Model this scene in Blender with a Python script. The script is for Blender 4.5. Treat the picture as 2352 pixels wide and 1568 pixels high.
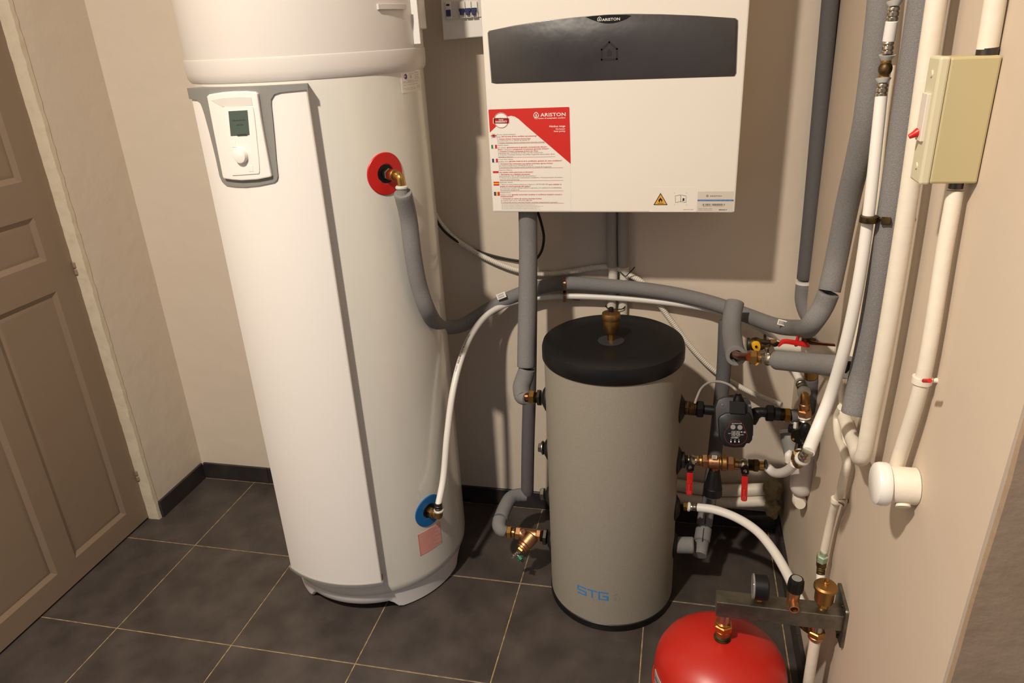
import bpy, bmesh, math, random
import numpy as np
from mathutils import Vector, Matrix
random.seed(4)
for o in list(bpy.data.objects): bpy.data.objects.remove(o)
SC = bpy.context.scene
COL = SC.collection
# ------------------------------------------------------------------ camera
F = 1665.157
CP = np.array([1.65735, -1.79674, 1.64412])
_p, _y, _r = 0.4036067, -0.2408748, -0.0537144
_f = np.array([math.sin(_y)*math.cos(_p), math.cos(_y)*math.cos(_p), -math.sin(_p)])
_rt = np.array([math.cos(_y), -math.sin(_y), 0.0]); _up = np.cross(_rt, _f)
_c, _s = math.cos(_r), math.sin(_r)
CR = np.array([_c*_rt+_s*_up, -_s*_rt+_c*_up, _f])
cam = bpy.data.cameras.new('camera'); cam.sensor_width = 36; cam.lens = F/2352*36
cam.clip_start = .02
cob = bpy.data.objects.new('camera', cam); COL.objects.link(cob)
cob.matrix_world = Matrix([[CR[0][i], CR[1][i], -CR[2][i], CP[i]] for i in range(3)]+[[0, 0, 0, 1]])
SC.camera = cob
# ------------------------------------------------------------------ world, light, exposure
w = bpy.data.worlds.new('world'); SC.world = w; w.use_nodes = True
w.node_tree.nodes['Background'].inputs[0].default_value = (.62, .72, 1, 1)
w.node_tree.nodes['Background'].inputs[1].default_value = .28
L = bpy.data.lights.new('ceiling_light', 'AREA'); L.shape = 'DISK'; L.size = .13; L.energy = 113; L.color = (1, .885, .75)
lo = bpy.data.objects.new('ceiling_light', L); COL.objects.link(lo); lo.location = (.76, -2.0, 3.14)
SC.view_settings.view_transform = 'Standard'; SC.view_settings.look = 'None'
SC.view_settings.gamma = 1; SC.view_settings.use_curve_mapping = False
SC.view_settings.exposure = 0.0

# ------------------------------------------------------------------ helpers: pixel of the photo -> point at a known depth
def ray(u, v): return np.array([(u-1176)/F, -(v-784)/F, 1]) @ CR
def wy(u, v, y):
    d = ray(u, v); return Vector(CP+d*(y-CP[1])/d[1])
def wx(u, v, x):
    d = ray(u, v); return Vector(CP+d*(x-CP[0])/d[0])
def wz(u, v, z):
    d = ray(u, v); return Vector(CP+d*(z-CP[2])/d[2])
def wpl(u, v, P, n):
    d = ray(u, v); n = np.array(n); return Vector(CP+d*((np.array(P)-CP)@n)/(d@n))
def cyl(u, v, c, r):
    d = ray(u, v); o = CP-np.array([c[0], c[1], 0]); a = d[0]**2+d[1]**2; b = o[0]*d[0]+o[1]*d[1]; k = b*b-a*(o[0]**2+o[1]**2-r*r)
    return Vector(CP+d*(-b-math.sqrt(max(k, 0)))/a)
def pxs(P): return float((np.array(P)-CP)@CR[2])/F      # metres per pixel at P
def pt(p):
    if isinstance(p, Vector): return p
    if len(p) == 4: return {'x': wx, 'y': wy, 'z': wz}[p[2]](p[0], p[1], p[3])
    return wy(*p)

# ------------------------------------------------------------------ helpers: objects
W = {}
def props(o, label=None, cat=None, group=None, kind=None):
    if label: o['label'] = label
    if cat: o['category'] = cat
    if group: o['group'] = group
    if kind: o['kind'] = kind
    return o
def empty(name, loc, label=None, cat=None, group=None, kind=None):
    o = bpy.data.objects.new(name, None); COL.objects.link(o); o.location = loc; o.empty_display_size = .05
    W[o] = Vector(loc); return props(o, label, cat, group, kind)
def link(name, me, mat, parent=None, origin=None, ang=35, **k):
    if not me.vertices: raise ValueError(name)
    co = np.empty(len(me.vertices)*3); me.vertices.foreach_get('co', co); co = co.reshape(-1, 3)
    if origin is None:
        lo_, hi = co.min(0), co.max(0); origin = Vector(((lo_[0]+hi[0])/2, (lo_[1]+hi[1])/2, lo_[2]))
    co -= np.array(origin); me.vertices.foreach_set('co', co.ravel())
    if mat is not None:
        for m in (mat if isinstance(mat, list) else [mat]): me.materials.append(m)
    if ang:
        me.polygons.foreach_set('use_smooth', [True]*len(me.polygons)); me.set_sharp_from_angle(angle=math.radians(ang))
    me.update()
    o = bpy.data.objects.new(name, me); COL.objects.link(o)
    if parent: o.parent = parent; o.location = origin-W[parent]
    else: o.location = origin
    W[o] = Vector(origin); return props(o, **k)
def bobj(name, bm, mat, parent=None, ang=35, **k):
    me = bpy.data.meshes.new(name); bm.normal_update(); bm.to_mesh(me); bm.free()
    return link(name, me, mat, parent, ang=ang, **k)
def vobj(name, V, Fc, mat, parent=None, ang=35, **k):
    me = bpy.data.meshes.new(name); me.from_pydata([tuple(v) for v in V], [], Fc)
    return link(name, me, mat, parent, ang=ang, **k)
def basis(a):
    a = Vector(a).normalized(); t = Vector((0, 0, 1)) if abs(a.z) < .9 else Vector((0, 1, 0))
    x = t.cross(a).normalized(); return x, a.cross(x).normalized(), a
def box(name, a, b, mat, parent=None, bev=0, seg=1, rotf=None, **k):
    bm = bmesh.new(); bmesh.ops.create_cube(bm, size=1)
    a, b = Vector(a), Vector(b); c = (a+b)/2; s = b-a
    for v in bm.verts: v.co = Vector((v.co.x*s.x, v.co.y*s.y, v.co.z*s.z))
    if bev: bmesh.ops.bevel(bm, geom=bm.edges[:], offset=bev, segments=seg, affect='EDGES', profile=.5)
    for v in bm.verts:
        if rotf: v.co = rotf @ v.co
        v.co += c
    k.setdefault('ang', 15); return bobj(name, bm, mat, parent, **k)
def lathe_vf(prof, o, ax, seg=32, rot=0, V=None, Fc=None):
    x, y, z = basis(ax); o = Vector(o); V = [] if V is None else V; Fc = [] if Fc is None else Fc; b = len(V)
    for r, h in prof:
        for i in range(seg):
            t = 2*math.pi*i/seg+rot; V.append(o+z*h+(x*math.cos(t)+y*math.sin(t))*r)
    n = len(prof)
    for j in range(n-1):
        for i in range(seg): Fc.append((b+j*seg+i, b+j*seg+(i+1) % seg, b+(j+1)*seg+(i+1) % seg, b+(j+1)*seg+i))
    if prof[0][0] > 1e-6: Fc.append(tuple(b+i for i in range(seg))[::-1])
    if prof[-1][0] > 1e-6: Fc.append(tuple(b+(n-1)*seg+i for i in range(seg)))
    return V, Fc
def lathe(name, prof, o, ax, mat, parent=None, seg=32, rot=0, **k):
    V, Fc = lathe_vf(prof, o, ax, seg, rot); return vobj(name, V, Fc, mat, parent, **k)
def kindprof(kind, r, L_):
    e = min(r, L_)*.14
    if kind == 'cyl': return [(r-e, 0), (r, e), (r, L_-e), (r-e, L_)]
    if kind == 'ring': return [(r*.8, 0), (r, L_*.3), (r, L_*.7), (r*.8, L_)]
    if kind == 'hex': return [(r*.9, 0), (r*1.06, e), (r*1.06, L_-e), (r*.9, L_)]
    if kind == 'cone': return [(r, 0), (r*1.0, L_*.15), (r*.72, L_*.5), (r*.5, L_)]
    if kind == 'taper': return [(r, 0), (r*.9, L_*.3), (r*.6, L_)]
    if kind == 'flare': return [(r*.6, 0), (r*.9, L_*.7), (r, L_)]
    if kind == 'ball': return [(r*math.sin(math.pi*i/12)+1e-4, L_*(1-math.cos(math.pi*i/12))/2) for i in range(13)]
    if kind == 'thread': 
        n = 8; return [(r*(1 if i % 2 else .9), L_*i/n) for i in range(n+1)]
    if kind == 'body': return [(r*.85, 0), (r*.85, L_*.15), (r*1.0, L_*.25), (r*1.12, L_*.5), (r*1.0, L_*.75), (r*.85, L_*.85), (r*.85, L_)]
    if kind == 'crimp': return [(r*.94, 0), (r, L_*.08), (r, L_*.22), (r*.88, L_*.3), (r, L_*.38), (r, L_*.62), (r*.88, L_*.7), (r, L_*.78), (r, L_*.92), (r*.94, L_)]
def seg_(name, kind, A, B, rpx, mat, parent, m=None, **k):
    """one turned or hexagonal piece between two points; radius in photo pixels at that depth"""
    A, B = pt(A), pt(B); d = B-A; r = (rpx*pxs((A+B)/2)) if m is None else m
    return lathe(name, kindprof(kind, r, d.length), A, d, mat, parent, seg=6 if kind == 'hex' else 28, rot=math.pi/6 if kind == 'hex' else 0, ang=30, **k)
def chain(parent, y, items):
    for it in items:
        n, kind, u0, v0, u1, v1, r, m = it[:8]
        seg_(n, kind, (u0, v0, y), (u1, v1, y), r, m, parent)
def smooth(P, n=8):
    P = [pt(p) for p in P]
    if len(P) == 2: return [P[0].lerp(P[1], i/n) for i in range(n+1)]
    Q = [P[0]*2-P[1]]+P+[P[-1]*2-P[-2]]; out = []
    for i in range(1, len(Q)-2):
        a, b, c, d = Q[i-1], Q[i], Q[i+1], Q[i+2]
        # centripetal catmull-rom
        t0 = 0; t1 = t0+max((b-a).length, 1e-6)**.5; t2 = t1+max((c-b).length, 1e-6)**.5; t3 = t2+max((d-c).length, 1e-6)**.5
        for j in range(n):
            t = t1+(t2-t1)*j/n
            A1 = a*((t1-t)/(t1-t0))+b*((t-t0)/(t1-t0)); A2 = b*((t2-t)/(t2-t1))+c*((t-t1)/(t2-t1)); A3 = c*((t3-t)/(t3-t2))+d*((t-t2)/(t3-t2))
            B1 = A1*((t2-t)/(t2-t0))+A2*((t-t0)/(t2-t0)); B2 = A2*((t3-t)/(t3-t1))+A3*((t-t1)/(t3-t1))
            out.append(B1*((t2-t)/(t2-t1))+B2*((t-t1)/(t2-t1)))
    out.append(P[-1]); return out
def frames(C_):
    fr = []; x = None
    for i, c in enumerate(C_):
        t = (C_[min(i+1, len(C_)-1)]-C_[max(i-1, 0)]).normalized()
        if x is None: x = basis(t)[0]
        x = (x-t*x.dot(t)).normalized(); fr.append((x, t.cross(x), t))
    return fr
def tube(name, P, r, mat, parent=None, seg=20, n=8, bore=0, corr=0, raw=False, **k):
    """round pipe along a smoothed path; bore = inner radius of an open end; corr = rib period"""
    C_ = P if raw else smooth(P, n)
    if corr:
        s = [0]
        for i in range(1, len(C_)): s.append(s[-1]+(C_[i]-C_[i-1]).length)
        m = int(s[-1]/(corr/4)); N = []; j = 0
        for i in range(m+1):
            q = min(i*corr/4, s[-1]-1e-6)
            while j < len(s)-2 and s[j+1] < q: j += 1
            N.append(C_[j].lerp(C_[j+1], (q-s[j])/max(s[j+1]-s[j], 1e-9)))
        C_ = N; R_ = [r*(.84 if (i % 4) == 0 else 1) for i in range(len(C_))]; seg = 14
    else: R_ = [r]*len(C_) if not isinstance(r, (list, tuple)) else [float(np.interp(i/(len(C_)-1), np.linspace(0, 1, len(r)), r)) for i in range(len(C_))]
    fr = frames(C_); V = []; Fc = []
    rings = [(c, f, q) for c, f, q in zip(C_, fr, R_)]
    if bore:
        t0, t1 = fr[0], fr[-1]; d = min(.03, (C_[0]-C_[-1]).length*.3)
        rings = [(C_[0]+t0[2]*d, t0, bore*.98), (C_[0], t0, bore), (C_[0], t0, R_[0]*.97)]+[(C_[0]+t0[2]*R_[0]*.06, t0, R_[0])]+rings[1:-1]+[(C_[-1]-t1[2]*R_[-1]*.06, t1, R_[-1]), (C_[-1], t1, R_[-1]*.97), (C_[-1], t1, bore), (C_[-1]-t1[2]*d, t1, bore*.98)]
    for c, f, q in rings:
        for i in range(seg):
            a = 2*math.pi*i/seg; V.append(c+(f[0]*math.cos(a)+f[1]*math.sin(a))*q)
    m = len(rings)
    for j in range(m-1):
        for i in range(seg): Fc.append((j*seg+i, j*seg+(i+1) % seg, (j+1)*seg+(i+1) % seg, (j+1)*seg+i))
    Fc.append(tuple(range(seg))[::-1]); Fc.append(tuple((m-1)*seg+i for i in range(seg)))
    return vobj(name, V, Fc, mat, parent, ang=50, **k)
def prism(name, P, n, h, mat, parent=None, bev=0, **k):
    """polygon P (points in a plane) thickened by h along -n"""
    bm = bmesh.new(); n = Vector(n).normalized(); P = [Vector(p) for p in P]
    vs = [bm.verts.new(p) for p in P]; f = bm.faces.new(vs); f.normal_update()
    if f.normal.dot(n) < 0: f.normal_flip()
    if h:
        r = bmesh.ops.extrude_face_region(bm, geom=[f])
        for v in [g for g in r['geom'] if isinstance(g, bmesh.types.BMVert)]: v.co -= n*h
        bmesh.ops.recalc_face_normals(bm, faces=bm.faces[:])
        if bev:
            ed = [e for e in bm.edges if all(abs((v.co-P[0]).dot(n)) < 1e-5 for v in e.verts)]
            bmesh.ops.bevel(bm, geom=ed, offset=bev, segments=2, affect='EDGES', profile=.5)
    k.setdefault('ang', 15 if len(P) < 9 else 30); return bobj(name, bm, mat, parent, **k)
def rrect(x0, y0, x1, y1, r, n=5):
    o = []
    for cx, cy, a in ((x1-r, y1-r, 0), (x0+r, y1-r, 90), (x0+r, y0+r, 180), (x1-r, y0+r, 270)):
        for i in range(n+1):
            t = math.radians(a+90*i/n); o.append((cx+r*math.cos(t), cy+r*math.sin(t)))
    return o
def roundpoly(P, r, n=4):
    o = []; N = len(P); P = [Vector((p[0], p[1])) for p in P]
    for i in range(N):
        a, b, c = P[i-1], P[i], P[(i+1) % N]; rr = r if not isinstance(r, (list, tuple)) else r[i]
        d1 = (a-b); d2 = (c-b); l = min(rr, d1.length*.49, d2.length*.49); p0 = b+d1.normalized()*l; p1 = b+d2.normalized()*l
        for j in range(n+1):
            t = j/n; o.append(p0*(1-t)**2+b*2*t*(1-t)+p1*t*t)
    return [(p.x, p.y) for p in o]
def curved(name, poly, c, r0, r1, mat, parent=None, step=3.0, bev=0, **k):
    """polygon in (angle degrees, z) wrapped on a cylinder about c, from radius r0 out to r1"""
    bm = bmesh.new(); vs = [bm.verts.new((a, z, 0)) for a, z in poly]; bm.faces.new(vs)
    a0 = min(p[0] for p in poly); a1 = max(p[0] for p in poly); a = math.ceil(a0/step)*step
    if a <= a0: a += step
    while a < a1-1e-4:
        bmesh.ops.bisect_plane(bm, geom=bm.verts[:]+bm.edges[:]+bm.faces[:], plane_co=(a, 0, 0), plane_no=(1, 0, 0)); a += step
    r = bmesh.ops.extrude_face_region(bm, geom=bm.faces[:])
    for v in [g for g in r['geom'] if isinstance(g, bmesh.types.BMVert)]: v.co.z = 1
    for v in bm.verts:
        q = r0+(r1-r0)*v.co.z; t = math.radians(v.co.x); v.co = Vector((c[0]+q*math.cos(t), c[1]+q*math.sin(t), v.co.y))
    bmesh.ops.recalc_face_normals(bm, faces=bm.faces[:])
    if bev:
        ed = [e for e in bm.edges if e.calc_length() > 0 and len(e.link_faces) == 2 and e.calc_face_angle(0) > .9 and all(math.hypot(v.co.x-c[0], v.co.y-c[1]) > (r0+r1)/2 for v in e.verts)]
        bmesh.ops.bevel(bm, geom=ed, offset=bev, segments=2, affect='EDGES', profile=.5)
    k.setdefault('ang', 12); return bobj(name, bm, mat, parent, **k)
_tc = {}
def glyphs(s, bold=0):
    key = (s, bold)
    if key not in _tc:
        cu = bpy.data.curves.new('t', 'FONT'); cu.body = s; cu.size = 1; cu.resolution_u = 2; cu.offset = bold; cu.fill_mode = 'FRONT' if hasattr(cu, 'fill_mode') else None
        o = bpy.data.objects.new('t', cu); COL.objects.link(o); bpy.context.view_layer.update()
        me = o.evaluated_get(bpy.context.evaluated_depsgraph_get()).to_mesh()
        V = [(v.co.x, v.co.y) for v in me.vertices]; Fc = [tuple(p.vertices) for p in me.polygons]
        bpy.data.objects.remove(o); bpy.data.curves.remove(cu); _tc[key] = (V, Fc)
    return _tc[key]
class Print:
    """flat print: letters and shapes collected into one mesh, placed through fn(x, y) -> point"""
    def __init__(s, fn): s.fn = fn; s.V = []; s.F = []
    def add(s, V, Fc):
        b = len(s.V); s.V += [s.fn(x, y) for x, y in V]; s.F += [tuple(b+i for i in f) for f in Fc]
    def poly(s, P): s.add(P, [tuple(range(len(P)))])
    def rect(s, x0, y0, x1, y1): s.poly([(x0, y0), (x1, y0), (x1, y1), (x0, y1)])
    def strip(s, P, wd, closed=False):
        P = [Vector(p) for p in P]; N = len(P)
        for i in range(N if closed else N-1):
            a, b = P[i], P[(i+1) % N]; d = (b-a).normalized(); q = Vector((-d.y, d.x))*wd/2; e = d*wd*.4
            s.poly([tuple(a-e-q), tuple(b+e-q), tuple(b+e+q), tuple(a-e+q)])
    def circ(s, x, y, r, wd=0, n=28):
        P = [(x+r*math.cos(2*math.pi*i/n), y+r*math.sin(2*math.pi*i/n)) for i in range(n)]
        s.strip(P, wd, True) if wd else s.poly(P)
    def text(s, t, x, y, h, x1=None, bold=0, rot=0):
        V, Fc = glyphs(t, bold)
        if not V: return
        m = min(v[0] for v in V); M_ = max(v[0] for v in V); sx = h*1.4
        if x1 is not None: sx = (x1-x)/(M_-m)
        c_, s_ = math.cos(rot), math.sin(rot); o = []
        for a, b in V:
            a = (a-m)*sx; b = b*h*1.4; o.append((x+a*c_-b*s_, y+a*s_+b*c_))
        s.add(o, Fc)
    def done(s, name, mat, parent, **k): return vobj(name, s.V, s.F, mat, parent, ang=0, **k)

# ------------------------------------------------------------------ materials
def lin(h):
    h = h.lstrip('#'); c = [int(h[i:i+2], 16)/255 for i in (0, 2, 4)]
    return tuple((x/12.92 if x <= .04045 else ((x+.055)/1.055)**2.4) for x in c)+(1,)
MC = {}
def mat(name, col, rough=.5, metal=0, noise=None, bump=None, coat=0, trans=0, spec=.5):
    m = bpy.data.materials.new(name); m.use_nodes = True; nt = m.node_tree; b = nt.nodes['Principled BSDF']
    b.inputs['Base Color'].default_value = lin(col); b.inputs['Roughness'].default_value = rough; b.inputs['Metallic'].default_value = metal
    b.inputs['Coat Weight'].default_value = coat; b.inputs['Coat Roughness'].default_value = .08
    b.inputs['Transmission Weight'].default_value = trans; b.inputs['Specular IOR Level'].default_value = spec
    tc = nt.nodes.new('ShaderNodeTexCoord'); 
    gp = nt.nodes.new('ShaderNodeNewGeometry')
    if noise:   # (second colour, scale, low, high)
        n = nt.nodes.new('ShaderNodeTexNoise'); n.inputs['Scale'].default_value = noise[1]; n.inputs['Detail'].default_value = 6
        nt.links.new(gp.outputs['Position'], n.inputs['Vector'])
        r = nt.nodes.new('ShaderNodeValToRGB'); r.color_ramp.elements[0].position = noise[2]; r.color_ramp.elements[1].position = noise[3]
        r.color_ramp.elements[0].color = lin(col); r.color_ramp.elements[1].color = lin(noise[0])
        nt.links.new(n.outputs['Fac'], r.inputs['Fac']); nt.links.new(r.outputs['Color'], b.inputs['Base Color'])
    if bump:    # (scale, strength, distance)
        n = nt.nodes.new('ShaderNodeTexNoise'); n.inputs['Scale'].default_value = bump[0]; n.inputs['Detail'].default_value = 5
        nt.links.new(gp.outputs['Position'], n.inputs['Vector'])
        q = nt.nodes.new('ShaderNodeBump'); q.inputs['Strength'].default_value = bump[1]; q.inputs['Distance'].default_value = bump[2]
        nt.links.new(n.outputs['Fac'], q.inputs['Height']); nt.links.new(q.outputs['Normal'], b.inputs['Normal'])
    return m
M = dict(
 wall=mat('cream wall paint', '#d9cbb8', .75, bump=(9, .35, .01)),
 wall_r=mat('cream block wall paint', '#ccbca9', .72, bump=(16, .3, .0022)),
 plaster=mat('chipped plaster', '#d2c4ab', .85, noise=('#cabb9f', 30, .5, .7), bump=(60, .4, .002)),
 taupe=mat('taupe door paint', '#8a7662', .5, bump=(14, .3, .004)),
 taupe_b=mat('taupe cement', '#a08a74', .8, noise=('#937d64', 8, .4, .7), bump=(40, .4, .004)),
 tile=mat('dark grey tile', '#3b3532', .42, noise=('#524a45', 9, .35, .75), bump=(120, .15, .001)),
 grout=mat('beige grout', '#a8926d', .9, noise=('#807052', 40, .4, .6)),
 skirt=mat('black tile', '#2c292a', .38, noise=('#39342f', 14, .4, .7)),
 ceil=mat('ceiling paint', '#dcd5c8', .9),
 hood=mat('white plastic hood', '#d5cfc8', .32),
 enamel=mat('ivory enamel', '#dfdcd0', .22, coat=.4, bump=(2.2, .5, .006)),
 panel=mat('white panel', '#ebe6df', .38),
 white=mat('white plastic', '#e9e5de', .35),
 grey=mat('mid grey plastic', '#85847f', .5),
 lcd=mat('grey green lcd', '#46564f', .2),
 lcdd=mat('lcd segments', '#2d3833', .3),
 casing=mat('white lacquered steel', '#ece6da', .4),
 glassy=mat('dark smoked window', '#3f3b39', .34, noise=('#2b2826', 3, .4, .7), bump=(4, .25, .02), coat=.2),
 emb=mat('darker emblem', '#262322', .4),
 black=mat('black plastic', '#0d0d0d', .4, spec=.35),
 satin=mat('black lid plastic', '#121212', .42, bump=(200, .06, .001), spec=.35),
 rubber=mat('black rubber', '#181716', .6),
 pumpg=mat('dark cast grey', '#343233', .5, metal=.2, bump=(400, .2, .001)),
 foam=mat('grey pipe foam', '#787675', .85, noise=('#8f8d8b', 800, .45, .7), bump=(700, .6, .002)),
 foamd=mat('dark grey pipe foam', '#5c5a5b', .85, noise=('#6c6a68', 800, .45, .7), bump=(700, .6, .002)),
 brass=mat('brass', '#bd9552', .26, 1, bump=(90, .12, .001)),
 brassm=mat('satin brass', '#a8824e', .42, 1, bump=(160, .3, .001)),
 bronze=mat('bronze casting', '#bb8c66', .42, 1, bump=(120, .35, .001)),
 oldbrass=mat('stained brass', '#6f5c3a', .5, 1, noise=('#3a3226', 60, .4, .65), bump=(120, .4, .001)),
 verd=mat('green stained brass', '#a9bfa9', .6, .3, noise=('#7a7a4c', 50, .45, .65)),
 steel=mat('nickel', '#b9b3a4', .24, 1),
 galv=mat('galvanised steel', '#8f8c82', .42, 1, noise=('#7a776d', 30, .4, .6), bump=(60, .1, .001)),
 dsteel=mat('dark steel', '#5a5650', .4, 1),
 copper=mat('copper', '#b06a4b', .3, 1, noise=('#8b4a2c', 20, .4, .7)),
 red=mat('red vessel paint', '#b01f14', .38, bump=(30, .05, .002)),
 redp=mat('red plastic', '#c8201b', .35),
 redd=mat('red collar', '#c21a17', .4), blued=mat('blue collar', '#1663a0', .4),
 pex=mat('white pipe', '#e6e2da', .34),
 ring=mat('translucent ring', '#dcdad2', .3, trans=.25),
 conduit=mat('painted white pipe', '#e2d9c8', .5, bump=(50, .35, .003)),
 corr=mat('white corrugated plastic', '#ded7c8', .5),
 cream=mat('yellowed cream plastic', '#b9ac82', .5), creaml=mat('cream lid plastic', '#cdc5a6', .5),
 stg=mat('grey vinyl jacket', '#979184', .62, noise=('#918b7e', 260, .4, .7), bump=(260, .15, .0008)),
 blueprint=mat('blue print', '#3f86c4', .5), cable=mat('grey cable', '#9d9890', .5),
 redprint=mat('red print', '#cc2314', .5), dred=mat('dark red print', '#a0130c', .5), rosy=mat('rose print', '#cf6a60', .6), greyp=mat('grey print', '#8d8478', .6), blackp=mat('black print', '#1b1a18', .5), whitep=mat('white print', '#f4efe8', .5), pinkp=mat('pale pink print', '#e3a79c', .55),
 paper=mat('white sticker', '#eae4da', .5), paperb=mat('pale label', '#d6cdbf', .4), green=mat('green print', '#2b8a3e', .5), navy=mat('navy print', '#25266f', .5), yellow=mat('yellow print', '#e9b62b', .5), orange=mat('amber print', '#e8a93c', .5), skyb=mat('sky blue print', '#2b72bd', .5),
 yelp=mat('yellow plastic', '#e0a818', .4), greenp=mat('green plastic', '#1d6b45', .3), navyp=mat('dark blue plastic', '#26315f', .4),
 foamy=mat('expanding foam', '#8f7f58', .9, noise=('#a89a74', 30, .4, .7), bump=(70, 1, .01)), wood=mat('brown wood', '#6a4a36', .6, noise=('#5a3d2c', 25, .4, .7)),
 clear=mat('clear plastic', '#d8d4cc', .1, trans=.7),
)
def plane_y(y): return lambda x, z: Vector((x, y, z))

# ================================================================== STRUCTURE
XL, XR, YB, YE = -.234, 2.032, .41, -.95
fl = box('floor', (-1.0, -3.2, -.06), (3.2, .5, -.0012), M['grout'], kind='structure')
tm = {}
xs = [-1.0, -.8, -.4, 0, .4, .8, 1.2, 1.6, 2.0, 2.4, 2.8]; ys = [-2.8, -2.4, -2.0, -1.6, -1.2, -.8, -.4, 0, .4]
for i in range(len(xs)-1):
    for j in range(len(ys)-1):
        a = (xs[i]+.0018, ys[j]+.0018, -.01); b = (xs[i+1]-.0018, ys[j+1]-.0018, 0)
        key = round(b[0]-a[0], 3)
        if key in tm:
            t = bpy.data.objects.new('tile', tm[key]); COL.objects.link(t); t.parent = fl
            t.location = Vector(((a[0]+b[0])/2, (a[1]+b[1])/2, -.01))-W[fl]
        else:
            t = box('tile', a, b, M['tile'], fl, bev=.0007); tm[key] = t.data
box('wall_back', (-1, YB, 0), (3, YB+.12, 3.24), M['wall'], kind='structure')
DX = -.279; DY = .118
# left wall: beside the door and above it
bm = bmesh.new()
def addbox(bm, a, b):
    r = bmesh.ops.create_cube(bm, size=1); a, b = Vector(a), Vector(b)
    for v in r['verts']: v.co = Vector(((a[i]+b[i])/2+v.co[i]*(b[i]-a[i]) for i in range(3)))
addbox(bm, (XL-.12, DY, 0), (XL, YB+.02, 3.24)); addbox(bm, (XL-.12, -.72, 2.05), (XL, DY, 3.24)); addbox(bm, (XL-.12, -3.2, 0), (XL, -.72, 3.24))
bobj('wall_left', bm, M['wall'], ang=0, kind='structure')
yet = lambda z: YE+.025-.055*z
prism('wall_right', [(XR, YB+.02, 0), (XR, yet(0), 0), (XR, yet(3.24), 3.24), (XR, YB+.02, 3.24)], (-1, 0, 0), .6, M['wall_r'], kind='structure')
box('ceiling', (-1, -3.2, 3.22), (3.2, .53, 3.3), M['ceil'], kind='structure')
V = []; Fc = []; N = 60
for i in range(N+1):
    z = 2.75*i/N; j = random.uniform(-.0015, .0015); V += [Vector((XR+.003+abs(j), yet(z)+.001, z)), Vector((XR+.004+abs(j)*2, yet(z)-.008, z)), Vector((XR+.6, yet(z)-.008, z))]
for i in range(N):
    for k in range(2): Fc.append((i*3+k, i*3+k+1, i*3+k+4, i*3+k+3))
vobj('trim_1', V, Fc, M['taupe_b'], ang=20, kind='structure')
# chipped plaster strip along the door jamb
V = []; Fc = []; N = 90
for i in range(N+1):
    z = 2.04*i/N; j = random.uniform(-.0022, .0022)
    V += [Vector((DX-.03, DY+.001, z)), Vector((DX+.012, DY-.006+j*.5, z)), Vector((XL+.001, DY-.004+j, z)), Vector((XL+.002, DY+.008+abs(j)*2, z)), Vector((XL-.01, DY+.012, z))]
for i in range(N):
    for k in range(4): Fc.append((i*5+k, i*5+k+1, i*5+k+6, i*5+k+5))
vobj('trim_2', V, Fc, M['plaster'], ang=60, kind='structure')
box('trim_3', (XR-.020, YB-.030, .86), (XR+.001, YB-.004, 2.5), M['wood'], bev=.003, kind='structure')
def skirting(name, x0, y0, x1, y1, joints):
    e = empty(name, ((x0+x1)/2, (y0+y1)/2, 0), kind='structure')
    for a, b in joints: box('tile', (a[0], a[1], .001), (b[0], b[1], .071), M['skirt'], e, bev=.0008)
JB = [XL+.01, .07, .47, .87, 1.27, 1.67, XR]
skirting('baseboard_back', XL, .4, XR, YB, [((JB[i]+.001, .4, 0), (JB[i+1]-.001, YB, 0)) for i in range(6)])
skirting('baseboard_left', XL, DY, XL+.01, YB, [((XL, DY+.012, 0), (XL+.01, .3995, 0))])
skirting('baseboard_right', XR-.012, YE, XR, .4, [((XR-.012, a+.001, 0), (XR, min(a+.4, .3995)-.001, 0)) for a in (YE, -.55, -.15, .25)])
# door: stiles and rails around recessed panels with mouldings
door = empty('door_1', (DX, -.3, 0), kind='structure')
box('door_leaf', (DX-.04, -.72, .008), (DX-.008, DY-.002, 2.03), M['taupe'], door)
pys = [(-.30+.02, -.045), (-.60, -.36)]
def ZP(u, v): return wx(u, v, DX)
py1 = ZP(290, 1180).y; py0 = ZP(175, 1284).y; zb = ZP(290, 1180).z; zt = ZP(128, 669).z; zub = ZP(103, 600).z; zut = ZP(75, 500).z; z3b = ZP(48, 418).z
wd_ = py1-py0; gap = ZP(175, 1284).y-ZP(133, 1319).y
cols = [(py0, py1), (py0-gap-wd_, py0-gap)]
rows = [(zb, zt), (zub, zut), (z3b, 1.93)]
ycut = sorted([-.72, DY-.002]+[v for c_ in cols for v in c_]); zcut = sorted([.008, 2.03]+[v for r_ in rows for v in r_])
bm = bmesh.new()
for i in range(len(ycut)-1):
    for j in range(len(zcut)-1):
        yc = (ycut[i]+ycut[i+1])/2; zc = (zcut[j]+zcut[j+1])/2
        if any(a < yc < b for a, b in cols) and any(a < zc < b for a, b in rows): continue
        addbox(bm, (DX-.009, ycut[i], zcut[j]), (DX, ycut[i+1], zcut[j+1]))
bmesh.ops.remove_doubles(bm, verts=bm.verts[:], dist=1e-5)
bobj('door_frame', bm, M['taupe'], door, ang=30)
for a, b in cols:
    for c_, d in rows:
        # sloped moulding ring and a slightly raised field
        V = []; Fc = []
        for o_, x in ((0, DX), (.006, DX-.003), (.016, DX-.0075), (.022, DX-.006), (.03, DX-.006)):
            V += [Vector((x, a+o_, c_+o_)), Vector((x, b-o_, c_+o_)), Vector((x, b-o_, d-o_)), Vector((x, a+o_, d-o_))]
        for r_ in range(4):
            for k in range(4): Fc.append((r_*4+k, r_*4+(k+1) % 4, r_*4+4+(k+1) % 4, r_*4+4+k))
        Fc.append((16, 17, 18, 19)); vobj('door_panel', V, Fc, M['taupe'], door, ang=20)
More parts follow.
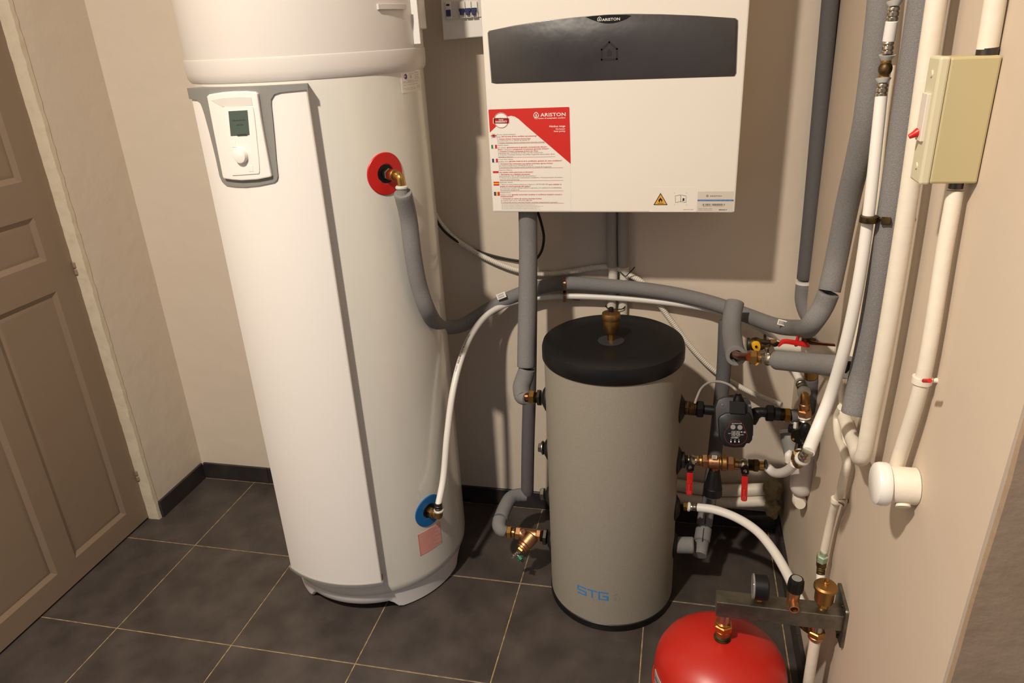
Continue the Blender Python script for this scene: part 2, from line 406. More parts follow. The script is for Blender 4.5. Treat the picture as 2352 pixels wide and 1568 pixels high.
for u, v in ((185, 610), (320, 1085)):
    p = ZP(u, v); p.y = DY
    for dz in (-.022, .002): lathe('hinge', [(.006, 0), (.0075, .002), (.0075, .018), (.006, .02)], (DX+.006, DY-.004, p.z+dz), (0, 0, 1), M['taupe'], door, seg=12)

# ================================================================== WATER HEATER
TC = (.70, .058); RB = .293
wh = empty('water_heater', (TC[0], TC[1], 0), 'tall white heat pump water heater standing on the tiles nearest the door', 'water heater')
lathe('tank_body', [(.262, .074), (.284, .079), (RB-.002, .088), (RB, .11), (RB, 1.575)], (TC[0], TC[1], 0), (0, 0, 1), M['enamel'], wh, seg=96)
# base ring with feet
V = []; Fc = []; n = 120
def foot(a):
    t = (a+30) % 120; t = min(t, 120-t)          # distance from foot centre
    return .001 if t < 25 else (.034 if t > 33 else .001+.033*(1-math.cos(math.pi*(t-25)/8))/2)
for i in range(n):
    a = 360*i/n; t = math.radians(a); z0 = foot(a)
    for r_, z in ((.255, z0+.002), (.268, z0), (.2735, z0+.006), (.279, .06), (.283, .082), (.25, .082)):
        V.append(Vector((TC[0]+r_*math.cos(t), TC[1]+r_*math.sin(t), z)))
for i in range(n):
    j = (i+1) % n
    for k in range(6): Fc.append((i*6+k, j*6+k, j*6+(k+1) % 6, i*6+(k+1) % 6))
vobj('base_ring', V, Fc, M['white'], wh, label='white moulded base ring with feet')
HP = [(.285, 1.565), (.2945, 1.567), (.2995, 1.575), (.3012, 1.588), (.3012, 1.614), (.3004, 1.6175), (.299, 1.6185), (.299, 2.05), (.28, 2.08), (.1, 2.085)]
hood = lathe('hood', HP, (TC[0], TC[1], 0), (0, 0, 1), M['hood'], wh, seg=96, label='white plastic top hood with a rolled lower rim')
def ca(u, v, r=.327):
    p = cyl(u, v, TC, r); return (math.degrees(math.atan2(p.y-TC[1], p.x-TC[0])), p.z)
# hood side bracket and slot
q0 = ca(905, 15, .302); 
curved('hood_slot', roundpoly([(q0[0]-10, q0[1]-.006), (q0[0]+9, q0[1]-.006), (q0[0]+9, q0[1]+.006), (q0[0]-10, q0[1]+.006)], [.005]*4, 3), TC, .297, .3045, M['hood'], wh, bev=.001)
q0 = ca(950, 50, .302)
curved('hood_clip', [(q0[0]-.6, q0[1]-.05), (q0[0]+.6, q0[1]-.05), (q0[0]+.6, q0[1]+.2), (q0[0]-.6, q0[1]+.2)], TC, .297, .316, M['white'], hood)
curved('hood_clip', [(q0[0]+2, 1.66), (q0[0]+14, 1.66), (q0[0]+14, 2.0), (q0[0]+2, 2.0)], TC, .297, .314, M['hood'], hood, bev=.003)
A0, A1 = -121.5, -65; ZB, ZT = .158, 1.558
RP = .327
curved('front_panel', roundpoly([(A0, ZB), (A1, ZB), (A1, ZT-.004), (A0, ZT-.004)], 0.003, 1), TC, .285, RP, M['panel'], wh, bev=.004, label='tall white curved front cover')
curved('bottom_trim', [(A0-.6, ZB-.006), (A1+.6, ZB-.006), (A1+.6, ZB+.004), (A0-.6, ZB+.004)], TC, .286, RP+.003, M['grey'], wh, bev=.001, label='thin grey trim under the front cover')
def z1(x, y): return ca(380+x/3.267, y/3.267, RP+.004)
G = [(1027, 675), (950, 683), (860, 693), (815, 708), (792, 745), (792, 790), (800, 860), (818, 1050), (830, 1200), (843, 1320), (836, 1350), (815, 1368), (700, 1392), (600, 1402), (520, 1400), (455, 1390), (425, 1365), (405, 1320), (375, 1180), (330, 1000), (292, 860), (272, 800), (255, 765), (230, 748), (165, 742)]
gp_ = [z1(x, y) for x, y in G]
zl = (gp_[0][1]+gp_[-1][1])/2
gp_ = [(A1+.3, gp_[0][1])]+gp_[1:-1]+[(A0-.3, gp_[-1][1]), (A0-.3, ZT+.002), (A1+.3, ZT+.002)]
gp_ = [(max(min(a, A1+.3), A0-.3), z) for a, z in gp_]
curved('grey_surround', gp_, TC, .287, RP+.004, M['grey'], wh, label='grey shield shaped surround of the control panel')
def z2(x, y, r=RP+.012): return ca(380+x/3.267, y/3.267, r)
frame_ = [z2(*p) for p in [(310, 722), (325, 708), (420, 692), (500, 686), (600, 684), (675, 690), (690, 705), (715, 880), (745, 1050), (795, 1318), (790, 1328), (690, 1348), (570, 1355), (500, 1350), (440, 1341), (430, 1330), (400, 1180), (360, 980)]]
cp = curved('control_panel', frame_, TC, RP-.002, RP+.013, M['white'], wh, bev=.003, label='white control panel with display and knob')
rec = [z2(*p) for p in [(345, 752), (430, 735), (560, 727), (645, 731), (656, 790), (430, 800)]]
curved('finger_recess', rec, TC, RP+.010, RP+.0137, M['hood'], cp)
pl = roundpoly([z2(440, 800), z2(665, 795), z2(716, 1300), z2(500, 1315)], .6, 3)
curved('face_plate', pl, TC, RP+.010, RP+.0150, M['panel'], cp, bev=.0006)
curved('display', [z2(480, 833), z2(620, 825), z2(637, 1010), z2(498, 1018)], TC, RP+.010, RP+.0158, M['lcd'], cp, label='grey green liquid crystal display')
def cylmap(c, r, a0, z0, rot=0):
    """x = arc metres to the right, y = up"""
    def f(x, y):
        x, y = x*math.cos(rot)-y*math.sin(rot), x*math.sin(rot)+y*math.cos(rot)
        a = math.radians(a0)+x/r; return Vector((c[0]+r*math.cos(a), c[1]+r*math.sin(a), z0+y))
    return f
q0 = z2(560, 915); P = Print(cylmap(TC, RP+.0162, q0[0], q0[1], .03))
for r_ in range(2):
    for i in range(9 if r_ == 0 else 5): P.rect(-.017+i*.004+r_*.008, .003-r_*.010, -.0147+i*.004+r_*.008, .0045-r_*.010+(i % 2)*.0012)
P.rect(-.012, -.03, .014, -.026); P.done('display_digits', M['lcdd'], cp)
q0 = z2(577, 1165); t = math.radians(q0[0]); dn = Vector((math.cos(t), math.sin(t), 0)); o_ = Vector((TC[0]+(RP+.0145)*dn.x, TC[1]+(RP+.0145)*dn.y, q0[1]))
lathe('knob', [(.0172, 0), (.0172, .007), (.0155, .0105), (.011, .0118), (.0001, .0122)], o_, dn, M['panel'], cp, seg=40, label='round white knob')
for x, y in ((520, 1080), (645, 1262)):
    q = z2(x, y); curved('button', roundpoly([(q[0]-1, q[1]-.0065), (q[0]+1, q[1]-.0065), (q[0]+1, q[1]+.0065), (q[0]-1, q[1]+.0065)], .004, 2), TC, RP+.013, RP+.0158, M['panel'], cp)
# data plate
def z3(u, v): return ca(u, v, RB+.001)
pp = [z3(920, 168), z3(962, 163), z3(968, 206), z3(925, 214)]
dpl = curved('data_plate', pp, TC, RB, RB+.0006, M['paper'], wh, label='silver rating plate near the hood')
a_, z_ = z3(922, 214); fn = cylmap(TC, RB+.001, a_, z_, .0)
wd_ = math.radians(pp[1][0]-pp[0][0])*RB; hh = .03+abs(pp[0][1]-pp[3][1])*.75
P = Print(cylmap(TC, RB+.0010, pp[3][0], pp[3][1]))
H_ = pp[0][1]-pp[3][1]
P.circ(wd_*.2, H_*.80, H_*.13); P.done('print', M['navy'], dpl)
P = Print(cylmap(TC, RB+.0013, pp[3][0], pp[3][1])); P.text('NF', wd_*.12, H_*.76, H_*.10, bold=.02); P.done('print', M['whitep'], dpl)
P = Print(cylmap(TC, RB+.0010, pp[3][0], pp[3][1]))
P.text('CE', wd_*.40, H_*.70, H_*.12)
for i, (a, b, yy) in enumerate([(.40, .6, .88), (.66, .95, .92), (.66, .95, .8), (.68, .9, .7), (.66, .95, .62), (.08, .6, .55), (.08, .6, .48), (.66, .9, .5), (.08, .8, .36), (.08, .35, .2), (.4, .6, .2), (.15, .65, .12), (.75, .95, .24), (.75, .98, .16)]):
    P.text('Ref 3629 Nr 0750 kW'[:3+int((b-a)*18)], wd_*a, H_*yy, H_*.035, x1=wd_*b)
P.done('print', M['greyp'], dpl)
# collars with painted dark holes
def collar(u, v, R0, m, lab):
    p = cyl(u, v, TC, RB); d = Vector((p.x-TC[0], p.y-TC[1], 0)).normalized(); c = Vector((TC[0], TC[1], p.z))+d*RB
    # disc wrapped on the tank
    V = []; Fc = []; n = 48; rings = [(.0235, -.004), (.0235, .0015), (.025, .003), (R0*.97, .003), (R0, .0015), (R0, -.001)]
    a0 = math.atan2(d.y, d.x)
    for r_, h in rings:
        for i in range(n):
            t = 2*math.pi*i/n; a = a0+r_*math.cos(t)/RB; q = RB+h; V.append(Vector((TC[0]+q*math.cos(a), TC[1]+q*math.sin(a), p.z+r_*math.sin(t))))
    for j in range(5):
        for i in range(n): Fc.append((j*n+i, j*n+(i+1) % n, (j+1)*n+(i+1) % n, (j+1)*n+i))
    Fc.append(tuple(range(n))[::-1])
    vobj('pipe_collar', V, Fc, m, wh, label=lab)
    return c, d
hc, hd = collar(886, 399, .052, M['redd'], 'red hot outlet collar'); cc, cd = collar(986, 1172, .052, M['blued'], 'blue cold inlet collar')
for c, d in ((hc, hd), (cc, cd)): lathe('dark_hole_disc', [(.0228, 0), (.0228, .0012), (.011, .0014), (.011, .006)], c, d, M['black'], wh, seg=32)  # flat black disc paints the shade inside the collar opening, around a short boss
# warning label (rotated red printed table)
wl = [ca(u, v, RB) for u, v in [(959, 1227), (1010, 1197), (1017, 1241), (969, 1277)]]
zt_, zb_ = (wl[0][1]+wl[1][1])/2, (wl[2][1]+wl[3][1])/2
aL, aR = wl[0][0], wl[1][0]
lb = curved('warning_label', [(aL, zb_), (aR, zb_), (aR, zt_), (aL, zt_)], TC, RB, RB+.0005, M['pinkp'], wh, label='small red printed warning label')
Wd = math.radians(aR-aL)*RB; Hd = zt_-zb_; P = Print(cylmap(TC, RB+.0009, aL, zb_))
P.strip([(.0005, .0005), (Wd-.0005, .0005), (Wd-.0005, Hd-.0005), (.0005, Hd-.0005)], .0006, True); P.rect(.0035, 0, .004, Hd)
TX = ['NE PAS METTRE SOUS TENSION AVANT REMPLISSAGE', 'DO NOT SWITCH ON BEFORE FILLING WITH WATER', 'VOR DEM EINSCHALTEN MIT WASSER FUELLEN', 'NON COLLEGARE PRIMA DI RIEMPIRE', 'NO CONECTAR ANTES DE LLENAR EL APARATO', 'NAO LIGAR ANTES DE ENCHER O APARELHO', 'NIET AANSLUITEN VOOR HET VULLEN']
for i in range(14):
    y = Hd*(1-(i+.85)/14); P.text(TX[i % 7], .006, y, .0026, x1=Wd*(.62+.33*((i*7) % 5)/4)); P.rect(.0005, y-.0012, Wd-.001, y-.0009); P.text('FGIEDNP'[i % 7], .0012, y, .0026)
P.done('print', M['rosy'], lb)
def bend(name, A, B, C_, r, m, parent):
    A, B, C_ = Vector(A), Vector(B), Vector(C_); return tube(name, [A, A.lerp(B, .55), B+(A-B)*.12+(C_-B)*.12, B.lerp(C_, .55), C_], r, m, parent, seg=20)
# brass elbows on the water heater
hot_e = hc+hd*.062
el = empty('brass_elbow', hc, 'brass elbow with nickel nut screwed into the red collar of the water heater', 'pipe fitting')
h = lambda t: hc+hd*t
seg_('nut', 'hex', h(.004), h(.016), 0, M['steel'], el, m=.014); seg_('nut', 'hex', h(.017), h(.033), 0, M['brass'], el, m=.0135); seg_('collar', 'cyl', h(.033), h(.041), 0, M['brassm'], el, m=.0145)
top = hot_e
bend('elbow', h(.04), top, top+Vector((.001, 0, -.03)), .0105, M['brass'], el); seg_('ring', 'ring', top+Vector((0, 0, -.022)), top+Vector((0, 0, -.031)), 0, M['ring'], el, m=.0155); seg_('sleeve', 'cyl', top+Vector((0, 0, -.031)), top+Vector((0, 0, -.05)), 0, M['clear'], el, m=.0125)
el2 = empty('brass_elbow', cc, 'brass elbow screwed into the blue collar of the water heater', 'pipe fitting')
h = lambda t: cc+cd*t; top2 = cc+cd*.046
seg_('nut', 'hex', h(.002), h(.018), 0, M['brass'], el2, m=.0155); seg_('collar', 'cyl', h(.018), h(.026), 0, M['brassm'], el2, m=.0155)
bend('elbow', h(.024), top2, top2+Vector((0, 0, .024)), .0115, M['brassm'], el2); seg_('ring', 'ring', top2+Vector((0, 0, .018)), top2+Vector((0, 0, .026)), 0, M['ring'], el2, m=.015); seg_('sleeve', 'crimp', top2+Vector((0, 0, .026)), top2+Vector((0, 0, .048)), 0, M['dsteel'], el2, m=.0115)

# ================================================================== WALL BOILER
YF = .10
bo = empty('wall_boiler', (1.475, .25, 1.193), 'white box shaped heat pump wall unit with a dark smoked window strip', 'boiler')
x0, x1 = 1.157, 1.791
box('casing', (x0, YF, 1.193), (x1, YB-.002, 2.06), M['casing'], bo, bev=.004, seg=2)
def bx(u, v, y=YF): return wy(u, v, y)
def pxpoly(L_, y, f=None): return [wy(u, v, y) for u, v in L_]
WN = [(1121, 76), (1124, 71), (1180, 59), (1250, 48), (1320, 40), (1390, 34), (1450, 32), (1520, 33), (1600, 36), (1688, 42), (1694, 47), (1694, 60), (1690, 168), (1686, 175), (1140, 192), (1130, 190)]
prism('window_bezel', [wy(u, v, YF-.0008)+(wy(u, v, YF-.0008)-Vector((1.475, YF, 1.58)))*.006 for u, v in WN], (0, -1, 0), .003, M['grey'], bo, bev=.0006)
wn = prism('window', pxpoly(WN, YF-.0018), (0, -1, 0), .003, M['glassy'], bo, bev=.0008, label='dark smoked plastic window strip')
arc = [(1345, 39)]+[(1345+105*i/10, 39-6*i/10*0+15*math.sin(math.pi*i/10)) for i in range(1, 10)]+[(1450, 36), (1440, 34), (1398, 34), (1360, 37)]
prism('logo_plate', pxpoly(arc, YF-.0022), (0, -1, 0), .001, M['black'], wn)
def house(P, x, y, s, wd):
    P.strip([(x, y), (x, y+.62*s), (x+.5*s, y+1.05*s), (x+s, y+.62*s), (x+s, y)], wd, True)
    P.poly([(x+.36*s, y+.22*s), (x+.64*s, y+.22*s), (x+.64*s, y+.5*s), (x+.5*s, y+.64*s), (x+.36*s, y+.5*s)])
def Q(u, v, y=YF): p = wy(u, v, y); return p.x, p.z
P = Print(plane_y(YF-.0025)); a = Q(1383, 48); b = Q(1424, 47); h_ = Q(1400, 40)[1]-Q(1400, 48)[1]
P.text('ARISTON', a[0], a[1]-.0005, h_*.78, x1=b[0], bold=.01); a = Q(1373, 48); house(P, a[0], a[1], .0085, .0012); P.done('brand_lettering', M['whitep'], wn)
P = Print(plane_y(YF-.0025)); a = Q(1382, 137); house(P, a[0], a[1], .037, .0042); P.done('emblem', M['emb'], wn)
# warranty sticker
ws = prism('warranty_sticker', [Vector((x, YF-.0004, z)) for x, z in ((1.1645, 1.197), (1.373, 1.197), (1.373, 1.4615), (1.1625, 1.4615))], (0, -1, 0), .0004, M['paper'], bo, label='red and white warranty sticker with flags and small print')
S3 = lambda x, y: Q(1100+x/5.808, 230+y/5.808)
P = Print(plane_y(YF-.0008)); P.poly([S3(128, 135), S3(133, 124), S3(1195, 90), S3(1207, 98), S3(1224, 848), S3(900, 570), S3(640, 350), S3(530, 250), S3(480, 218), S3(430, 207), S3(385, 215), S3(350, 235), S3(300, 280), S3(230, 350), S3(147, 430)])
for (xa, xb, yy, _, t) in []: pass
P.done('red_print', M['redprint'], ws)
WH = Print(plane_y(YF-.0012)); RD = Print(plane_y(YF-.0012)); GR = Print(plane_y(YF-.0012))
def tl(Pp, t, xa, xb, yb, hz, bold=0):
    a = S3(xa, yb); b = S3(xb, yb); Pp.text(t, a[0], a[1], hz/5.808*.00112, x1=b[0], bold=bold)
tl(WH, 'ARISTON', 822, 1158, 218, 44, .012); a = S3(735, 226); house(WH, a[0], a[1], .0118, .0019)
tl(WH, 'The home of sustainable comfort', 738, 1155, 252, 18, .012); tl(WH, 'Nimbus range', 942, 1153, 360, 24, .015); tl(WH, 'Air/water', 1024, 1153, 395, 24); tl(WH, 'heat pump', 1002, 1153, 424, 24)
c_ = S3(298, 270); WB = Print(plane_y(YF-.0012)); WB.circ(c_[0], c_[1], .0196); WB.poly([S3(190, 238), S3(408, 238), S3(408, 310), S3(190, 312)]); WB.done('badge_disc', M['whitep'], ws)
R2 = Print(plane_y(YF-.0015)); R2.circ(c_[0], c_[1], .0184, .0011); R2.poly([S3(197, 245), S3(403, 243), S3(403, 305), S3(197, 308)]); R2.done('badge_print', M['dred'], ws)
W2 = Print(plane_y(YF-.0018)); tl(W2, 'FREE', 268, 330, 272, 20, 0); tl(W2, 'WARRANTY', 220, 382, 300, 24, .015)
W2.done('badge_lettering', M['whitep'], ws)
LINES = [('g', 'To our valued customers,', 243, 495, 465), ('g', 'enjoy', 243, 295, 495), ('r', 'full warranty & free certified commissioning*', 303, 775, 491), ('r', '1. Contact Ariston Customer Service Now', 246, 692, 525), ('g', 'on ariston.com or at +44 03 33 240 87 77', 248, 678, 547), ('g', '2. Ariston Customer Service activates your warranty coverage', 250, 878, 573),
 ('g', 'Gentile cliente,', 250, 400, 608), ('g', 'per attivare', 252, 365, 640), ('r', 'gratuitamente la garanzia convenzionale del pro-', 375, 912, 636), ('r', 'dotto', 252, 308, 664), ('g', 'e conoscere il', 314, 455, 664), ('r', 'programmi di assistenza garantita Ariston*', 464, 935, 660), ('r', '1. Contatta il Centro Assistenza Ariston piu vicino', 255, 792, 690), ('g', 'chiamando allo +39 0732 63 35 28 o sul sito ariston.com', 255, 852, 712), ('g', '2. Il Centro Assistenza Ariston convalidera la garanzia del prodotto diret-', 257, 1016, 735), ('g', 'tamente a casa tua', 258, 452, 762),
 ('g', 'A nos chers clients,', 262, 460, 795), ('g', 'profitez de la', 262, 398, 826), ('r', 'garantie totale & de la certification gratuite de votre installation*', 406, 1112, 820), ('r', '1. Contactez des maintenant une station technique agreee Ariston', 266, 986, 855), ('g', 'sur ariston.com/fr ou au +33 09 69 32 15 32', 266, 720, 878), ('g', '2. Le Service Client Ariston active la prise en compte de la garantie', 268, 968, 900),
 ('g', 'Szanowni Klijenci,', 270, 448, 937), ('r', 'aby uzyskac pelna gwarancje producenta*', 272, 726, 967), ('r', '1. Skontaktuj sie z infolinia serwisowa', 274, 682, 996), ('g', 'pod numerem +48 12 420 22 20 wewnetrzny 1', 275, 760, 1018), ('g', '2. Umow sie na pierwsze uruchomienie urzadzenia z Autoryzowanym Serwisem i', 277, 1122, 1040), ('g', 'ciesz sie pelna gwarancja', 278, 540, 1066),
 ('g', 'Estimado cliente,', 280, 455, 1102), ('g', '1. Entre en www.ariston.com/es-es o llame al +34 910 602 442', 284, 925, 1130), ('r', 'para solicitar la', 934, 1102, 1128), ('r', 'puesta en marcha gratuita del equipo*', 285, 692, 1154), ('g', '2. El Servicio Tecnico Oficial validara la garantia y le explicara las posibilidades', 287, 1103, 1176), ('g', 'de extension de garantia', 287, 540, 1200),
 ('g', 'Stimate client,', 290, 425, 1236), ('g', 'pentru a avea', 292, 430, 1266), ('r', 'garantia comerciala completa si verificarea instalarii corecte a', 440, 1110, 1264), ('r', 'echipamentului*', 292, 462, 1289), ('r', '1. Contactati un centru de service autorizat Ariston', 294, 838, 1318), ('g', 'pe ariston.com sau la +40 0373 788 276', 296, 708, 1342), ('g', '2. Centrul de service autorizat Ariston va prelua echipamentul in garantie', 298, 1048, 1366)]
for k_, t, xa, xb, yb in LINES: tl(RD if k_ == 'r' else GR, t, xa, xb, yb, 16, .012 if k_ == 'r' else 0)
for i in range(6): tl(GR, 'the warranty conditions are described in the product booklet and on site', 304, (750, 780, 860, 810, 770, 820)[i], 1390+i*12.5, 7)
for xa, xb, y in ((262, 880, 580), (262, 1018, 764), (270, 1124, 909), (280, 1126, 1075), (286, 1130, 1211), (296, 1134, 1374)):
    a = S3(xa, y); b = S3(xb, y); RD.rect(a[0], a[1], b[0], a[1]+.0005)
WH.done('white_lettering', M['whitep'], ws); RD.done('red_lettering', M['redprint'], ws); GR.done('grey_lettering', M['greyp'], ws)
def flag(x, y, cols_, vert=True, w_=72, hgt=50):
    a = S3(x, y+hgt); b = S3(x+w_, y); n = len(cols_)
    for i, c_ in enumerate(cols_):
        P = Print(plane_y(YF-.0012))
        if vert: P.rect(a[0]+(b[0]-a[0])*i/n, a[1], a[0]+(b[0]-a[0])*(i+1)/n, b[1])
        else: P.rect(a[0], b[1]-(b[1]-a[1])*(i+1)/n, b[0], b[1]-(b[1]-a[1])*i/n)
        P.done('flag_print', M[c_], ws)
flag(168, 594, ['green', 'paper', 'redprint']); flag(180, 779, ['navy', 'paper', 'redprint']); flag(189, 920, ['paper', 'redprint'], False); flag(198, 1086, ['redprint', 'yellow', 'redprint'], False); flag(205, 1221, ['navy', 'yellow', 'redprint'])
flag(162, 450, ['navy'], hgt=48)
P = Print(plane_y(YF-.0016)); a = S3(163, 497); b = S3(235, 451); P.strip([a, b], .0022); P.strip([(a[0], b[1]), (b[0], a[1])], .0022); P.rect((a[0]+b[0])/2-.0022, a[1], (a[0]+b[0])/2+.0022, b[1]); P.rect(a[0], (a[1]+b[1])/2-.0022, b[0], (a[1]+b[1])/2+.0022); P.done('flag_print', M['whitep'], ws)
P = Print(plane_y(YF-.0019)); P.rect((a[0]+b[0])/2-.0011, a[1], (a[0]+b[0])/2+.0011, b[1]); P.rect(a[0], (a[1]+b[1])/2-.0011, b[0], (a[1]+b[1])/2+.0011); P.done('flag_print', M['redprint'], ws)
# flame and booklet sticker
S4 = lambda x, y: Q(1460+x/9.046, 420+y/9.046)
st = prism('flame_sticker', [Vector((*S4(280, 600), 0)).xzy if False else Vector((S4(285, 600)[0], YF-.0003, S4(285, 600)[1])), Vector((S4(1262, 600)[0], YF-.0003, S4(285, 600)[1])), Vector((S4(1262, 100)[0], YF-.0003, S4(285, 85)[1])), Vector((S4(285, 100)[0], YF-.0003, S4(285, 85)[1]))], (0, -1, 0), .0003, M['casing'], bo, label='sticker with a flame triangle and an open booklet')
P = Print(plane_y(YF-.0007)); P.poly([S4(395, 445), S4(640, 445), S4(518, 232)]); P.done('triangle_print', M['orange'], st)
P = Print(plane_y(YF-.0011)); P.strip([S4(382, 450), S4(652, 448), S4(518, 218)], .0017, True); P.rect(*S4(455, 426), *S4(578, 417))
P.poly([S4(505, 402), S4(478, 385), S4(472, 360), S4(485, 335), S4(500, 325), S4(515, 295), S4(528, 320), S4(545, 335), S4(556, 360), S4(552, 385), S4(528, 403), S4(540, 380), S4(520, 352), S4(505, 375)])
bk = [(822, 265), (875, 262), (905, 246), (935, 252), (970, 248), (1000, 262), (1047, 266), (1045, 402), (1000, 398), (970, 382), (935, 390), (900, 385), (868, 402), (825, 402)]
P.strip([S4(*p) for p in bk], .0005, True); P.strip([S4(935, 252), S4(935, 390)], .0007); a = S4(972, 366); P.text('i', a[0], a[1], .0068, x1=S4(1012, 366)[0], bold=.03)
P.rect(*S4(970, 368), *S4(1014, 361))
for x, y, sx, sy in ((798, 200, 1, 1), (1068, 200, -1, 1), (798, 458, 1, -1), (1066, 458, -1, -1)): P.strip([S4(x+20*sx, y), S4(x+4*sx, y+2*sy), S4(x, y+16*sy)], .0003)
a = S4(985, 556); P.text('420010771900', a[0], a[1], .0014, x1=S4(1192, 556)[0])
P.done('black_print', M['blackp'], st)
dl = prism('serial_label', [Vector((S4(x, 300)[0], YF-.0003, S4(1300, y)[1])) for x, y in ((1286, 604), (2035, 604), (2035, 176), (1286, 176))], (0, -1, 0), .0003, M['paperb'], bo, label='grey serial number label with a blue stripe and barcode')
P = Print(plane_y(YF-.0007)); P.rect(*S4(1286, 377), *S4(2035, 345)); P.done('blue_stripe', M['skyb'], dl)
P = Print(plane_y(YF-.0011)); a = S4(1310, 368); P.text('Warranty Extension - Servizi di Assistenza - Garantia comercial - Wartung', a[0], a[1], .0011, x1=S4(2005, 368)[0]); P.done('white_lettering', M['whitep'], dl)
P = Print(plane_y(YF-.0007)); a = S4(1542, 281); P.text('ARISTON', a[0], a[1], .0024, x1=S4(1785, 281)[0], bold=.01); a = S4(1470, 284); house(P, a[0], a[1], .0045, .0006)
rr = random.Random(3); x = 1385
while x < 1855:
    wv = rr.choice([3, 5, 9, 12]); P.rect(*S4(x, 470), *S4(min(x+wv, 1858), 430)); x += wv+rr.choice([4, 6, 8])
for t, xa, xb, y in (('000004321575100', 1395, 1580, 488), ('Numero di serie', 1630, 1820, 487), ('NIMBUS ARIANEXT HYBRID', 1300, 1592, 537), ('MODEL S NET R32 UNIT', 1308, 1590, 566)): a = S4(xa, y); P.text(t, a[0], a[1], .0011, x1=S4(xb, y)[0])
a = S4(1728, 566); P.text('88692017', a[0], a[1], .0025, x1=S4(1898, 566)[0], bold=.02); P.done('black_print', M['blackp'], dl)
lathe('drain_dome', [(.045, 0), (.044, -.006), (.036, -.014), (.02, -.02), (.0001, -.022)], (1.215, .24, 1.195), (0, 0, 1), M['white'], bo, seg=32, label='white plastic dome under the casing')

# ================================================================== BREAKER BOX
YK = .335
bkx = empty('breaker_box', (1.05, .37, 1.63), 'white electrical breaker box with blue switches beside the wall boiler', 'breaker box')
ang = .045
def tilt(x, z, y=YK): return Vector((.983+x*math.cos(ang)-z*math.sin(ang)*.2, y, 1.631+x*math.sin(ang)+z))
def kq(u, v): p = wy(u, v, YK); return p
cs = prism('casing', [kq(1018, 92), kq(1135, 82), kq(1135, -60), kq(1009, -50)], (0, -1, 0), YB-YK, M['white'], bkx, bev=.003)
wpl_ = prism('breaker_window', [kq(1024, 45), kq(1110, 38), kq(1110, -4), kq(1021, 6)], (0, -1, 0), -.004, M['hood'], bkx)
for u in (1027, 1058, 1072, 1086):
    wdp = 13 if u != 1027 else 12; b0 = kq(u, 44-(u-1027)*.06).z; t0 = kq(u, 4).z
    br = box('breaker', (kq(u, 20).x, YK-.012, b0), (kq(u+wdp, 20).x-.0006, YK-.003, t0), M['paper'], bkx, bev=.001)
    if u != 1027:
        box('switch', (kq(u-1, 20).x+.001, YK-.019, kq(u, 27).z), (kq(u+wdp, 20).x-.001, YK-.012, kq(u, 20-(u-1058)*.06).z), M['navyp'], br, bev=.001)
        box('switch', (kq(u+2, 20).x, YK-.021, kq(u, 35).z), (kq(u+wdp-3, 20).x, YK-.012, kq(u, 26).z), M['navyp'], br, bev=.001)
    else:
        box('switch', (kq(1028, 20).x, YK-.019, kq(u, 38).z), (kq(1038, 20).x, YK-.012, kq(u, 23).z), M['navyp'], br, bev=.001)
        box('test_button', (kq(1029, 20).x, YK-.015, kq(u, 14).z), (kq(1036, 20).x, YK-.012, kq(u, 10).z), M['black'], br)

# ================================================================== BUFFER TANK
SCc = (1.491, .033); RS = .1885
bt = empty('buffer_tank', (*SCc, 0), 'small grey cylindrical buffer tank with a black lid standing under the wall boiler', 'tank')
lathe('tank_jacket', [(RS-.006, .012), (RS, .016), (RS, .822)], (*SCc, 0), (0, 0, 1), M['stg'], bt, seg=96)
lathe('base_rim', [(RS-.012, .0005), (RS+.001, .001), (RS+.0025, .006), (RS+.0025, .024), (RS, .026), (RS-.01, .026)], (*SCc, 0), (0, 0, 1), M['satin'], bt, seg=96, label='black plastic bottom rim')
lathe('lid', [(RS-.01, .812), (RS+.003, .812), (RS+.0055, .816), (RS+.0055, .844), (RS+.002, .856), (RS-.007, .8615), (.12, .862), (.028, .862)], (*SCc, 0), (0, 0, 1), M['satin'], bt, seg=96, label='black plastic lid')
vb = Vector((1.488, .015, .862))
lathe('vent_rosette', [(.006, -.001), (.0355, -.0005), (.0355, .0015), (.03, .0022), (.006, .0024)], vb, (0, 0, 1), M['pumpg'], bt, seg=36, label='grey rubber rosette on the lid')
av = empty('air_vent', vb, 'brass automatic air vent with black cap on the black tank lid', 'air vent')
lathe('neck', [(.0095, 0), (.0095, .022)], vb, (0, 0, 1), M['brass'], av, seg=6)
lathe('body', [(.009, .020), (.014, .026), (.0195, .034), (.0215, .052), (.0215, .062), (.0235, .063), (.0245, .066), (.0245, .078), (.0235, .081), (.009, .085)], vb, (0, 0, 1), M['brassm'], av, seg=40)
lathe('cap', [(.0065, .083), (.0068, .094), (.0058, .096)], vb, (0, 0, 1), M['black'], av, seg=20)
